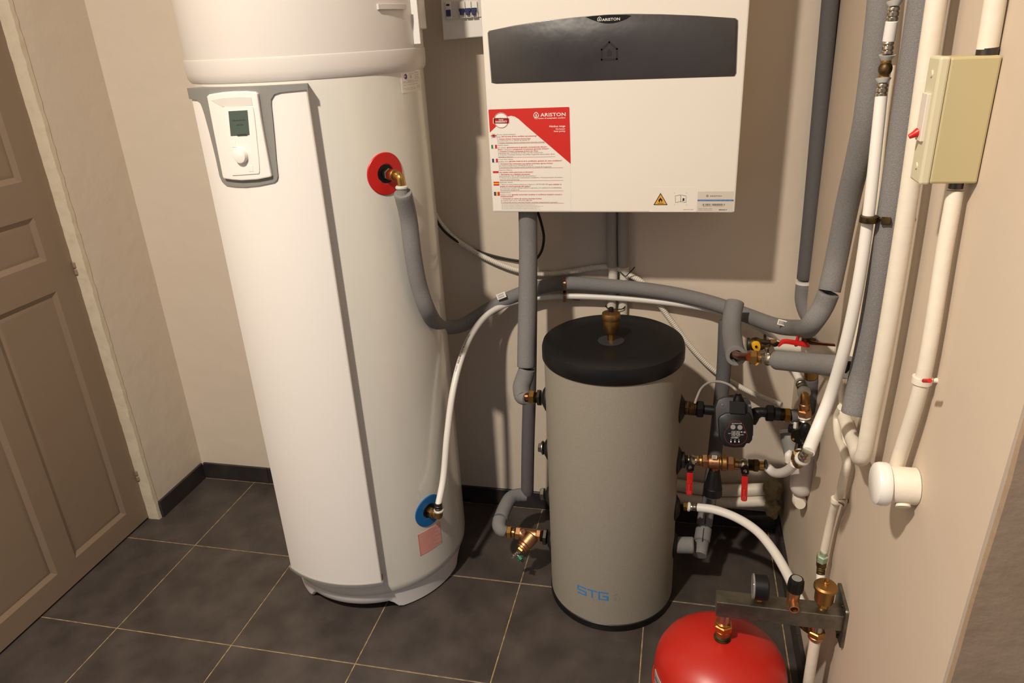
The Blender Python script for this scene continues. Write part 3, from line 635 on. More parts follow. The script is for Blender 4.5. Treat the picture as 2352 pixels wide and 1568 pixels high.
# printed mark
def za(u, v): p = cyl(u, v, SCc, RS); return math.atan2(p.y-SCc[1], p.x-SCc[0]), p.z
a1, zz1 = za(1328, 1363); a2, zz2 = za(1396, 1374); zz = (zz1+zz2)/2
S5 = lambda x, y: za(1300+x/15.68, 1320+y/15.68)
P = Print(cylmap(SCc, RS+.0006, math.degrees(a1), zz))
Ww = (a2-a1)*RS; hh = .025; th = .0050; lw = Ww*.275
def lett(x, segs): 
    for (p, q) in segs: P.strip([(x+p[0]*lw, p[1]*hh), (x+q[0]*lw, q[1]*hh)], th)
lett(0, [((1, 1), (0, 1)), ((0, 1), (0, .5)), ((0, .5), (1, .5)), ((1, .5), (1, 0)), ((1, 0), (0, 0))])
lett(Ww*.36, [((0, 1), (1, 1)), ((.5, 1), (.5, 0))])
lett(Ww*.72, [((1, 1), (0, 1)), ((0, 1), (0, 0)), ((0, 0), (1, 0)), ((1, 0), (1, .5)), ((1, .5), (.5, .5))])
P.done('brand_lettering', M['blueprint'], bt, label='blue brand letters near the foot of the jacket')
P = Print(cylmap(SCc, RS+.0006, math.degrees(za(1409, 1374)[0]), zz)); dr = [(.002, .018), (.010, .026), (.012, .022), (.017, .012), (.0185, .006), (.016, .001), (.013, -.001)]
P.strip(dr, .0007)
for i, yy in enumerate((.011, .006, .001)): P.rect(.001, yy, .009, yy+.0009)
P.done('flame_mark', M['greyp'], bt)
# port flanges and plugs (both sides)
def flange(side, u, v, r):
    p = wy(u, v, SCc[1]); x = SCc[0]+side*(RS-.004); d = Vector((side, 0, 0))
    lathe('port_flange', [(r, 0), (r, .004), (r*.8, .009), (r*.55, .015), (r*.3, .017)], (x, SCc[1], p.z), d, M['rubber'], bt, seg=36)
    return p.z
for v, r in ((937, .042), (1056, .042), (1165, .040), (1251, .040)): flange(1, 1562, v, r)
for v, r in ((912, .040), (1028, .036), (1134, .036), (1236, .038)): flange(-1, 1252, v, r)
YP = SCc[1]
seg_('port_plug', 'ring', (1250, 1028, YP), (1244, 1028, YP), 16, M['galv'], bt); seg_('port_plug', 'hex', (1246, 1028, YP), (1237, 1027, YP), 11, M['galv'], bt)
seg_('port_plug', 'hex', (1252, 1134, YP), (1242, 1134, YP), 14, M['galv'], bt)

# ================================================================== PIPES (insulated)
RF = .026
def pipe(name, P_, r, m, label, cat='pipe', group=None, **k):
    return tube(name, P_, r, m, label=label, cat=cat, group=group, **k)
pipe('insulated_pipe', [(1212, 478, .15), (1213, 560, .15), (1211, 700, .12), (1209, 780, .095), (1208, 842, .075)], RF, M['foam'], 'thick grey foam pipe dropping straight from the wall boiler left of the black lid', bore=.012)
pipe('insulated_pipe', [(1211, 846, .075), (1205, 866, .07), (1198, 888, .06), (1201, 910, .045), (1211, 914, YP)], [RF*.92, RF, RF*1.0, RF*.95, RF*.72], M['foam'], 'bulging grey foam elbow at the upper left port of the grey tank', bore=.012, n=8)
pipe('insulated_pipe', [(1217, 478, .24), (1218, 700, .23), (1216, 900, .215), (1213, 1010, .205), (1211, 1132, .2)], .0215, M['foamd'], 'dark grey foam pipe running down behind the elbow to the skirting', bore=.011)
pipe('insulated_pipe', [(1208, 1136, .2), (1190, 1137, .19), (1174, 1143, .17), (1160, 1165, .12), (1150, 1190, .07)], .023, M['foam'], 'grey foam pipe bending down towards the bronze strainer', bore=.011)
pipe('insulated_pipe', [(1148, 1192, .068), (1146, 1207, .045), (1152, 1217, YP), (1161, 1221, YP)], [.023, .022, .021, .018], M['foam'], 'short cut grey foam end beside the brass nut of the strainer', bore=.011, n=6)
pipe('insulated_pipe', [top+Vector((.001, 0, -.04)), cyl(938, 500, TC, .338), cyl(948, 580, TC, .333), cyl(962, 655, TC, .328), cyl(982, 712, TC, .326), (1020, 750, .15), (1065, 745, .25), (1120, 712, .31), (1180, 680, .345), (1240, 660, .36), (1297, 651, .365), (1380, 655, .37), (1470, 663, .37), (1560, 677, .365), (1640, 697, .345), (1710, 722, .30), (1780, 747, .20), (1832, 753, .09), (1868, 738, 'x', 1.945), (1890, 704, 'x', 1.962), (1903, 673, 'x', 1.97)], .0222, M['foam'], 'long grey foam pipe sweeping from the red collar across the back wall', bore=.012)
pipe('insulated_pipe', [(1905, 668, 'x', 1.972), (1922, 590, 'x', 1.982), (1946, 470, 'x', 1.985), (1969, 370, 'x', 1.985), (1988, 280, 'x', 1.985), (2005, 160, 'x', 1.985), (2017, 60, 'x', 1.985), (2026, -30, 'x', 1.985), (2038, -140, 'x', 1.985)], .0225, M['foam'], 'grey foam pipe climbing the right wall just behind the white pipe with brass joints', bore=.012)
pipe('insulated_pipe', [(1915, -90, .375), (1907, 0, .375), (1884, 250, .375), (1861, 500, .375), (1847, 640, .375)], .0212, M['foamd'], 'dark grey foam pipe standing in the right rear corner', bore=.011)
pipe('insulated_pipe', [(1846, 652, .375), (1844, 690, .37), (1856, 725, .35), (1880, 748, .31), (1897, 765, .28)], .0225, M['foam'], 'grey foam elbow clipped below the corner pipe', bore=.011)
pipe('insulated_pipe', [(1898, 768, .24), (1885, 785, .16), (1880, 800, .12)], .023, M['foam'], 'short grey foam piece with an open end behind the red valve lever', bore=.014)
pipe('insulated_pipe', [(1688, 694, .235), (1682, 722, .21), (1680, 758, .16), (1684, 792, .08), (1691, 818, -.02)], .0262, M['foam'], 'grey foam pipe with an open end showing copper inside', bore=.0165, n=10)
pipe('insulated_pipe', [(1667, 735, .33), (1662, 850, .30), (1652, 950, .26), (1641, 1050, .21), (1632, 1120, .175), (1627, 1160, .155)], .0215, M['foamd'], 'dark grey foam pipe running down behind the black pump', bore=.011)
dp = empty('insulated_pipe', wy(1612, 1260, .07), 'split grey foam sleeves on the copper pipe low on the right of the grey tank', 'pipe')
seg_('foam_sleeve', 'cyl', (1622, 1176, .145), (1617, 1208, .12), 17.5, M['foam'], dp); seg_('foam_sleeve', 'cyl', (1617, 1211, .12), (1612, 1243, .08), 18, M['foam'], dp)
tube('foam_sleeve', [(1612, 1246, .08), (1609, 1262, .05), (1607, 1275, YP)], .021, M['foam'], dp)
seg_('foam_sleeve', 'cyl', (1549, 1251, YP), (1594, 1252, YP), 19, M['foam'], dp)
tube('copper_pipe', [(1627, 1155, .16), (1620, 1200, .125), (1613, 1240, .085)], .008, M['copper'], dp)
for u, v, y, u2, v2, y2 in ((1622, 1180, .123, 1619, 1207, .098), (1617, 1212, .098, 1613, 1243, .058)): tube('split_seam', [(u, v, y), (u2, v2, y2)], .0012, M['black'], dp, seg=6)
# right wall tall insulated pipe and its tee branch
pipe('insulated_pipe', [(2146, -140, 'x', 1.998), (2123, 0, 'x', 1.998), (2077, 300, 'x', 1.998), (2047, 500, 'x', 1.998), (2000, 770, 'x', 1.998), (1978, 870, 'x', 1.995), (1961, 950, 'x', 1.988)], .0225, M['foam'], 'thick grey foam pipe standing nearest the camera on the right wall', bore=.012)
pj_ = wx(1968, 850, 1.985); hb = wy(1780, 822, .02)
pipe('insulated_pipe', [(1785, 827, -.16), (1860, 834, -.26), (1950, 844, -.42)], .0225, M['foam'], 'grey foam branch lying crosswise between the nickel valve and the right wall pipe', bore=.013)
pipe('insulated_pipe', [(1817, 955, YP), (1829, 954, .035), (1843, 952, .05), (1858, 936, .06), (1864, 905, .06), (1862, 870, .06)], .018, M['foamd'], 'dark grey foam elbow behind the brass elbow of the filter', bore=.012)
pipe('brass_nipple', [(1861, 845, .06), (1862, 868, .06)], .016, M['brassm'], 'brass stub above the dark foam elbow behind the filter', cat='pipe fitting', n=2)

# ================================================================== WHITE PEX PIPES
coldP = smooth([top2+Vector((0, 0, .04)), (1018, 1100, -.07), (1027, 1000, -.03), (1040, 900, .02), (1057, 830, .08), (1082, 770, .17), (1120, 722, .27), (1165, 698, .33), (1225, 684, .36), (1297, 680, .372), (1380, 682, .375), (1470, 688, .375), (1560, 698, .37), (1640, 712, .36), (1700, 732, .34), (1760, 764, .28), (1800, 805, .17), (1828, 855, .04), (1842, 884, -.03)], 8)
cpipe = pipe('white_pipe', coldP, .0098, M['pex'], 'white plastic pipe arching from the blue collar across the back wall under the foam', raw=True)
def tube_text(C_, fr, s0, txt, r, hgt, m, parent, flip=False):
    s = [0]
    for i in range(1, len(C_)): s.append(s[-1]+(C_[i]-C_[i-1]).length)
    def at(q):
        j = int(np.searchsorted(s, q))-1; j = max(0, min(j, len(s)-2)); t = (q-s[j])/max(s[j+1]-s[j], 1e-9)
        return C_[j].lerp(C_[j+1], t), (C_[j+1]-C_[j]).normalized()
    def fn(x, y):
        c, t = at(s0+x); v = Vector(CP)-c; v = (v-t*v.dot(t)).normalized(); b = v.cross(t)
        a = y/r+.5; return c+(v*math.cos(a)+b*math.sin(a))*(r+.0004)
    P = Print(fn); P.text(txt, 0, -hgt/2, hgt, bold=.02); return P.done('print', m, parent)
cf = frames(coldP)
s_at = {}
acc = 0; pxv = []
for i in range(1, len(coldP)):
    acc += (coldP[i]-coldP[i-1]).length; pxv.append(acc)
def s_near(u, v):
    d = [(np.linalg.norm(np.cross(np.array(c)-CP, ray(u, v)))) for c in coldP]; i = int(np.argmin(d)); return pxv[max(i-1, 0)]
tube_text(coldP, cf, s_near(1060, 838), 'AENOR', .0098, .0058, M['blackp'], cpipe)
tube_text(coldP, cf, s_near(1053, 858), 'BLANSOL', .0098, .003, M['greyp'], cpipe)
tube_text(coldP, cf, s_near(1066, 812), '001/537 \u25A0 16x2.0 PE-Xb AL PE-Xb', .0098, .0036, M['blackp'], cpipe)
pipe('white_pipe', [(2024, 222, 'x', 1.962), (2016, 300, 'x', 1.962), (1994, 500, 'x', 1.962), (1970, 660, 'x', 1.96), (1940, 800, 'x', 1.955), (1905, 915, 'x', 1.945), (1875, 990, 'x', 1.925), (1856, 1038, 'x', 1.905)], [.0092, .0095, .0105, .0115, .012], M['pex'], 'thick white plastic pipe bowing down the right wall to the brass elbow at the filter')
pipe('white_pipe', [(1826, 1064, -.10), (1812, 1078, -.07), (1793, 1086, -.03), (1776, 1084, .01), (1763, 1073, YP)], .0125, M['pex'], 'short bent white pipe between the filter elbow and the mixing valve')
pipe('white_pipe', [(1603, 1165, YP), (1640, 1170, .02), (1690, 1188, -.01), (1737, 1218, -.06), (1775, 1262, -.13), (1805, 1312, -.21), (1826, 1356, -.29), (1846, 1400, -.37), (1858, 1432, -.42)], .0125, M['pex'], 'curved white pipe from the lower tank port to the steel bar')

# ================================================================== painted and rigid pipes on the right wall
def conduit(P_, r, label, **k): return pipe('painted_pipe', P_, r, M['conduit'], label, **k)
conduit([(2190, -250, 'x', 1.995), (2151, 0, 'x', 1.995), (2080, 500, 'x', 1.995), (2031, 800, 'x', 1.995), (2002, 950, 'x', 1.995), (1986, 1035, 'x', 1.995), (1981, 1050, 'x', 1.995), (1972, 1050, 'x', 2.0), (1966, 1030, 'x', 2.004), (1952, 995, 'x', 2.008), (1940, 960, 'x', 2.01)], .0138, 'white painted pipe on the right wall with an elbow at its foot')
seg_('pipe_clip', 'ring', (2017, 878, 'x', 1.995), (2012, 900, 'x', 1.995), 16.5, M['conduit'], None, label='painted clip around the elbowed white pipe on the right wall', cat='pipe clip')
conduit([(2303, -120, -.724), (2286, 0, -.724), (2268, 112, -.724)], .0122, 'white pipe entering the top of the cream relay box')
conduit([(2194, 438, -.724), (2172, 560, 'x', 2.012), (2119, 872, 'x', 2.012), (2058, 1072, 'x', 2.008)], .0105, 'white pipe between the cream relay box and the round junction box')
conduit([(1933, 935, 'x', 2.018), (1923, 960, 'x', 2.018), (1925, 1000, 'x', 2.015), (1940, 1040, 'x', 2.01), (1945, 1065, 'x', 2.01), (1938, 1095, 'x', 2.01), (1930, 1130, 'x', 2.01), (1918, 1160, 'x', 2.01), (1905, 1210, 'x', 2.01), (1892, 1270, 'x', 2.008)], .0088, 'thin wavy painted pipe running down the right wall to a green stained nut')
conduit([(1930, 870, 'x', 2.02), (1935, 950, 'x', 2.02), (1942, 1010, 'x', 2.02), (1952, 1045, 'x', 2.02)], .006, 'very thin painted pipe behind the wavy one on the right wall')
conduit([(2047, 150, 'x', 2.018), (2030, 280, 'x', 2.018), (2006, 500, 'x', 2.018), (1980, 660, 'x', 2.018), (1957, 822, 'x', 2.018)], .0075, 'thin painted riser between the white pipe and the thick grey pipe on the right wall')
conduit([(1786, 796, .12), (1850, 800, .04), (1900, 803, -.04), (1928, 806, -.09)], .0125, 'rough white painted pipe under the long red valve lever')
conduit([(1545, 1112, .375), (1640, 1125, .375), (1785, 1122, .375)], .021, 'upper of two painted pipes low on the rear wall behind the grey tank')
conduit([(1545, 1140, .36), (1640, 1152, .36), (1785, 1150, .36)], .019, 'lower of two painted pipes low on the rear wall behind the grey tank')
# expanding foam
def blob(name, c, s, m, label, cat, seed):
    bm = bmesh.new(); bmesh.ops.create_icosphere(bm, subdivisions=4, radius=1)
    from mathutils import noise as nz
    for v in bm.verts:
        n_ = nz.noise(v.co*2.2+Vector((seed, 0, 0)))*.3+nz.noise(v.co*5)*.08; q = v.co*(1+n_); v.co = Vector((q.x*s[0], q.y*s[1], q.z*s[2]))+c
    return bobj(name, bm, m, None, ang=180, label=label, cat=cat)
blob('sealing_foam', wy(1776, 1122, .33), (.030, .035, .042), M['foamy'], 'upper lump of yellowed sealing foam in the rear corner', 'sealing foam', 1)
blob('sealing_foam', wy(1775, 1166, .33), (.027, .032, .036), M['foamy'], 'lower lump of yellowed sealing foam above the skirting', 'sealing foam', 5)
# clips on the right wall
def wallclip(u, v, x, r, m, screw, label, tip=None):
    c = wx(u, v, x); e = empty('pipe_clip', c, label, 'pipe clip')
    lathe('band', [(r, -.005), (r+.0018, -.005), (r+.0018, .005), (r, .005)], c, (0, 0, 1), m, e, seg=28)
    lathe('stud', [(.004, 0), (.004, max(XR-x-r, .004)+.004)], c+Vector((r, 0, 0)), (1, 0, 0), screw, e, seg=12)
    return c, e
c, e = wallclip(1996, 503, 1.962, .013, M['oldbrass'], M['oldbrass'], 'small tarnished clip around the thick white pipe on the right wall')
seg_('screw', 'hex', c+Vector((.016, -.01, 0)), c+Vector((.03, -.014, 0)), 0, M['oldbrass'], e, m=.006)
c, e = wallclip(2118, 872, 2.012, .0118, M['conduit'], M['conduit'], 'painted clip with a red screw on the pipe above the round junction box')
seg_('screw', 'cyl', (2122, 874, 'x', 2.0), (2136, 874, 'x', 2.0), 5, M['redp'], e, label='red screw head')
c, e = wallclip(1921, 1148, 2.008, .0095, M['conduit'], M['galv'], 'painted clip with a steel cone on the wavy thin pipe')
lathe('cone', [(.004, 0), (.005, .006), (.0095, .014)], wx(1927, 1150, 2.005), (.9, -.5, 0), M['steel'], e, seg=20)
c = wy(1846, 648, .375); e = empty('pipe_clip', c, 'white clip with a round steel screw head on the dark corner pipe', 'pipe clip')
lathe('band', [(.022, -.004), (.0238, -.004), (.0238, .004), (.022, .004)], c, (0, 0, 1), M['pex'], e, seg=28)
lathe('screw', [(.0001, 0), (.006, .001), (.0098, .007), (.0098, .009), (.0001, .009)], wy(1866, 648, .36), (.3, 1, .1), M['steel'], e, seg=24)
# clip pair on the back wall
c = wy(1296, 664, .335); e = empty('pipe_clip', c, 'double bronze pipe clip holding the grey and the white pipe to the back wall', 'pipe clip')
def band(y0, pts_, wdt, th_, m, parent):
    C_ = smooth(pts_, 5); V = []; Fc = []
    for i, p in enumerate(C_): 
        t = (C_[min(i+1, len(C_)-1)]-C_[max(i-1, 0)]).normalized(); nrm = Vector((0, -1, 0)); nrm = (nrm-t*nrm.dot(t)).normalized()
        for sx, sn in ((-1, 0), (1, 0), (1, 1), (-1, 1)): V.append(p+Vector((sx*wdt/2, 0, 0))+nrm*sn*th_)
    for i in range(len(C_)-1):
        for k in range(4): Fc.append((i*4+k, i*4+(k+1) % 4, i*4+4+(k+1) % 4, i*4+4+k))
    Fc += [(3, 2, 1, 0), tuple(len(V)-4+k for k in range(4))]
    return vobj('band', V, Fc, m, parent)
band(0, [(1295, 636, .40), (1295, 640, .355), (1296, 650, .338), (1297, 661, .345), (1297, 668, .39)], .009, .0015, M['bronze'], e)
band(0, [(1297, 668, .39), (1297, 672, .365), (1297, 680, .357), (1297, 688, .37), (1298, 692, .40)], .009, .0015, M['bronze'], e)
for v in (638, 668, 690): lathe('screw', [(.0045, 0), (.004, .003), (.0001, .004)], wy(1296, v, .392), (0, -1, 0), M['oldbrass'], e, seg=12)
# barcode labels on foam
def tag(u, v, y, w_, h_, rot, label, n=(0, -1, .4)):
    c = wy(u, v, y); n = Vector(n).normalized(); x = Vector((math.cos(rot), 0, math.sin(rot))); x = (x-n*x.dot(n)).normalized(); z = n.cross(x)*-1
    z = x.cross(n)*-1 if False else n.cross(x)
    fn = lambda a, b: c+x*a+z*b+n*(-.0025*(b/(h_/2))**2)
    o = prism('barcode_label', [fn(-w_/2, -h_/2), fn(w_/2, -h_/2), fn(w_/2, 0), fn(w_/2, h_/2), fn(-w_/2, h_/2), fn(-w_/2, 0)], n, .0006, M['paper'], label=label, cat='label')
    P = Print(lambda a, b: fn(a, b)+n*.0007); q = -w_*.36; rr = random.Random(int(u))
    while q < w_*.36:
        k = rr.choice([.0006, .0012]); P.rect(q, -h_*.32, q+k, h_*.3); q += k+rr.choice([.0008, .0014])
    P.done('print', M['blackp'], o)
tag(1151, 679, .303, .030, .018, .42, 'small white barcode label on the sweeping grey foam pipe left of the boiler drop')
tag(1797, 741, .125, .024, .015, -.25, 'small white barcode label on the grey foam pipe above the red lever')
# cables and corrugated conduits
def corrug(P_, r, label, group=None): return tube('corrugated_conduit', P_, r, M['corr'], corr=.0062, label=label, cat='conduit', group=group)
corrug([(990, 470, .33), (1003, 500, .36), (1035, 540, .385), (1085, 575, .395), (1140, 603, .395), (1195, 622, .395), (1260, 629, .395), (1320, 622, .395), (1375, 613, .395), (1412, 614, .393), (1440, 628, .388), (1480, 652, .385), (1515, 700, .392), (1550, 747, .395), (1590, 800, .395), (1640, 850, .39), (1700, 888, .37), (1750, 912, .34), (1795, 930, .30)], .0088, 'white corrugated conduit sagging along the back wall from the water heater to the pump')
pipe('power_cable', [(992, 480, .30), (1001, 503, .33), (1022, 532, .36), (1060, 560, .39), (1120, 584, .40), (1190, 599, .40), (1222, 600, .39), (1241, 582, .37), (1249, 548, .34), (1243, 512, .30), (1232, 478, .27)], .0042, M['rubber'], 'black power cable looping from behind the water heater up into the boiler', cat='cable', seg=12)
for k, u in enumerate((1405, 1431)):
    s_ = 'left' if k == 0 else 'right'
    pipe('cable_sleeve', [(u, 478, .385), (u, 560, .385), (u+1, 612, .385)], .0165, M['cable'], f'{s_} of the two pale grey sleeves under the boiler', cat='conduit')
    tube('corrugated_conduit', [(u+3, 606, .388), (u+3, 640, .392), (u, 700, .395), (u-1, 760, .395), (u, 860, .395)], .0145, M['corr'], corr=.0045, label=f'{s_} of two upright white corrugated conduits behind the brass air vent', cat='conduit')
pipe('cable_tie', [(1424, 624, .37), (1437, 634, .366), (1444, 628, .36), (1452, 620, .355), (1458, 613, .35)], .0016, M['black'], 'black cable tie with a loose tail on the bend of the corrugated conduit', cat='cable tie', seg=6)
pipe('cable_tie', [(1391, 702, .385), (1395, 707, .375), (1412, 710, .372), (1430, 709, .372), (1436, 703, .385)], .0018, M['black'], 'black cable tie binding the two upright corrugated conduits', cat='cable tie', seg=6)
pipe('cable_tie', [(1311, 686, .385), (1320, 688, .383), (1332, 689, .383)], .0012, M['black'], 'thin black cable tie end below the white pipe at the clip', cat='cable tie', seg=6)

# ================================================================== LEFT PORT FITTINGS
e = empty('pipe_union', wy(1230, 912, YP), 'brass union nut at the upper left port of the grey tank', 'pipe fitting')
chain(e, YP, [('nut', 'hex', 1243, 913, 1235, 913, 19, M['dsteel']), ('nipple', 'thread', 1235, 913, 1229, 912, 13, M['oldbrass']), ('nut', 'hex', 1229, 912, 1215, 911, 15.5, M['brass']), ('nipple', 'cyl', 1215, 911, 1206, 911, 9, M['copper'])])
sr = empty('strainer', wy(1215, 1228, YP), 'bronze Y shaped strainer with a small drain cock at the lower left port', 'strainer')
chain(sr, YP, [('copper_pipe', 'cyl', 1158, 1221, 1168, 1222, 7.5, M['copper']), ('nut', 'hex', 1165, 1221, 1176, 1222, 14, M['brass']), ('nipple', 'cyl', 1176, 1222, 1183, 1223, 9, M['brass']), ('nut', 'hex', 1184, 1223, 1196, 1225, 14, M['bronze']), ('body', 'cyl', 1194, 1225, 1234, 1229, 13.5, M['bronze']), ('nut', 'hex', 1232, 1229, 1243, 1230, 13.5, M['bronze']), ('nipple', 'thread', 1243, 1230, 1248, 1231, 13, M['oldbrass']), ('nut', 'hex', 1248, 1232, 1257, 1233, 18, M['dsteel'])])
A_ = wy(1224, 1229, YP-.006); dY = (wy(1196, 1262, YP-.045)-A_).normalized(); u_ = pxs(A_)
for n_, kd, s0, s1, rp, m in (('branch', 'cyl', 0, 28, 16.5, 'bronze'), ('branch_cap', 'cyl', 28, 34, 15.5, 'bronze'), ('branch_cap', 'cyl', 34, 40, 14, 'bronze'), ('nut', 'hex', 40, 46, 10.5, 'brassm')):
    seg_(n_, kd, A_+dY*s0*u_, A_+dY*s1*u_, rp, M[m], sr)
D_ = A_+dY*46*u_; dD = (wy(1168, 1276, YP-.05)-wy(1188, 1259, YP-.05)).normalized()
dc = empty('drain_cock', D_, 'small nickel drain cock with a green handle under the bronze strainer', 'valve')
for n_, kd, s0, s1, rp in (('nut', 'hex', -2, 5, 5.5), ('body', 'cyl', 5, 11, 5), ('body', 'cyl', 11, 17, 5.2), ('outlet', 'ring', 17, 20, 4.8), ('outlet', 'hex', 20, 27, 5)): seg_(n_, kd, D_+dD*s0*u_, D_+dD*s1*u_, rp, M['steel'], dc)
E_ = D_+dD*12*u_; hd_ = (wy(1193, 1284, YP-.06)-wy(1181, 1270, YP-.05)).normalized()
seg_('stem', 'cyl', E_, E_+hd_*10*u_, 3.2, M['steel'], dc); seg_('handle', 'hex', E_+hd_*8*u_, E_+hd_*18*u_, 5.6, M['greenp'], dc, label='green plastic handle'); seg_('handle_tip', 'cyl', E_+hd_*18*u_, E_+hd_*24*u_, 2.5, M['black'], dc)
xh = hd_.cross(Vector((0, -1, 0))).normalized(); seg_('handle_wing', 'cyl', E_+hd_*14*u_-xh*9*u_, E_+hd_*14*u_+xh*9*u_, 2.6, M['greenp'], dc)
pc = wy(1202, 1220, YP-.018); lathe('test_plug', [(.008, .006), (.0082, 0), (.0078, -.003), (.003, -.0032), (.003, 0)], pc, (0, 1, -.35), M['bronze'], sr, seg=28)

# ================================================================== RIGHT SIDE: PUMP
pu = empty('circulation_pump', wy(1690, 960, YP), 'black circulation pump with a round display at the upper right port of the grey tank', 'pump')
chain(pu, YP, [('union_nut', 'hex', 1600, 939, 1616, 940, 20, M['black']), ('port_neck', 'cyl', 1616, 940, 1650, 943, 11.5, M['satin']), ('union_nut', 'hex', 1759, 948, 1777, 949, 20, M['black']), ('port_neck', 'cyl', 1777, 949, 1793, 951, 15.5, M['satin'])])
tube('port_neck', [(1722, 962, YP), (1735, 950, YP), (1748, 946, YP), (1760, 947, YP)], [.022, .017, .0135, .0135], M['satin'], pu)
e = empty('pipe_union', wy(1590, 937, YP), 'stained steel nut between the grey tank and the black pump', 'pipe fitting')
chain(e, YP, [('nut', 'hex', 1571, 936, 1582, 937, 17, M['oldbrass']), ('nipple', 'thread', 1582, 937, 1600, 938, 17, M['oldbrass'])])
e = empty('pipe_union', wy(1805, 953, YP), 'brass union nut to the right of the black pump', 'pipe fitting')
chain(e, YP, [('nipple', 'thread', 1793, 951, 1801, 952, 15, M['oldbrass']), ('nut', 'hex', 1800, 953, 1815, 954, 17, M['brass'])])
nP = Vector((0, -.90, .43)).normalized(); P0 = wy(1690, 985, YP-.115)
def pp_(L_, off=0): 
    b = P0+nP*off; return [wpl(u, v, b, nP) for u, v in L_]
lathe('volute', [(.036, 0), (.045, .006), (.045, .04), (.04, .05)], wy(1688, 948, YP)+Vector((0, .028, 0)), (0, -1, .0), M['pumpg'], pu, seg=32)
prism('motor_housing', pp_([(1645, 990), (1643, 935), (1650, 918), (1664, 912), (1716, 914), (1724, 922), (1731, 960), (1730, 1000), (1716, 1012), (1660, 1010)], -.018), nP, .065, M['pumpg'], pu, bev=.003, label='dark grey metal motor housing')
hdp = prism('control_head', pp_([(1652, 1002), (1650, 962), (1655, 955), (1668, 948), (1722, 948), (1728, 962), (1730, 985), (1728, 1010), (1722, 1018), (1715, 1018), (1709, 1027), (1685, 1028), (1664, 1024), (1655, 1012)]), nP, .024, M['black'], pu, bev=.004, label='black plastic control head')
# connector block and gland
cb = pp_([(1677, 950), (1677, 921), (1712, 923), (1713, 952)], .004)
prism('connector', cb, nP, .03, M['satin'], pu, bev=.002)
g0 = wpl(1695, 924, P0-nP*.010, nP); lathe('cable_gland', [(.0125, 0), (.0125, .012), (.009, .018), (.0085, .024), (.004, .027)], g0-Vector((0, 0, .002)), (0, .15, 1), M['black'], pu, seg=20)
for u, v in ((1659, 929), (1722, 931)): lathe('screw', [(.0042, 0), (.0036, .002), (.0001, .0022)], wpl(u, v, P0-nP*.018, nP), nP, M['steel'], pu, seg=14)
gtop = g0+Vector((0, .004, .024))
pipe('pump_cable', [gtop, (1688, 893, YP-.10), (1672, 882, YP-.06), (1650, 876, YP-.03), (1627, 879, YP-.01), (1610, 893, YP), (1601, 912, YP-.006), (1596, 926, YP-.012)], .0034, M['cable'], 'thin grey cable arching from the black pump to the tank union', cat='cable', seg=12)
xP = (wpl(1700, 990, P0, nP)-wpl(1680, 990, P0, nP)).normalized(); yP = nP.cross(xP)
cF = wpl(1689, 992, P0, nP)
mk = lambda off: (lambda a, b: cF+xP*a+yP*b+nP*off)
k = pxs(P0)
def Z7(x, y): p = wpl(1640+x/9.8, 880+y/9.8, P0, nP); return ((p-cF).dot(xP), (p-cF).dot(yP))
P = Print(mk(.0008)); ring_ = [(400, 860), (490, 838), (570, 850), (640, 910), (670, 960), (685, 1020), (730, 1090), (748, 1170), (735, 1250), (690, 1320), (600, 1375), (490, 1392), (380, 1375), (290, 1310), (240, 1220), (232, 1140), (260, 1060), (325, 990), (345, 910)]
P.strip([Z7(*p) for p in ring_], .0005, True); P.done('display_outline', M['dred'], hdp)
P = Print(mk(.0008)); P.circ(*Z7(427, 983), .0063); P.circ(*Z7(582, 993), .0063); P.done('touch_button', M['grey'], hdp)
P = Print(mk(.0012)); a = Z7(398, 1078); b = Z7(575, 1190); P.strip([(a[0], a[1]), (b[0], a[1]), (b[0], b[1]), (a[0], b[1])], .0004, True)
for cx in (450, 530):
    for sg in (((-28, -40), (28, -40)), ((-28, 0), (28, 0)), ((-28, 40), (28, 40)), ((-30, -36), (-30, -4)), ((30, -36), (30, -4)), ((-30, 4), (-30, 36)), ((30, 4), (30, 36))):
        p, q = sg; m_ = lambda w_: Z7(cx+w_[0]*.85, 1133+w_[1]*.85); pa, qa = Vector(m_(p)), Vector(m_(q)); P.strip([tuple(pa.lerp(qa, .2)), tuple(pa.lerp(qa, .8))], .0008)
def up_text(t, x, y, h_, xw):     # printed upside down as seen from the front
    a = Z7(x, y); b = Z7(x-xw, y); P.text(t, a[0], a[1], h_, x1=a[0]+abs(b[0]-a[0]), rot=math.pi)
up_text('E-CO 30 60/130', 618, 895, .0021, 215); up_text('NIBACH', 545, 1213, .0028, 160); up_text('CE', 710, 1085, .0036, 45); up_text('NIGHT', 665, 1150, .0018, 75); up_text('AUTO', 380, 1120, .0018, 65); up_text('III', 635, 1080, .0035, 35)
for x in (380, 470, 560): P.rect(*Z7(x-9, 1330), *Z7(x+9, 1290)); up_text('I', x+6, 1258, .0016, 10)
P.done('display_print', M['whitep'], hdp)

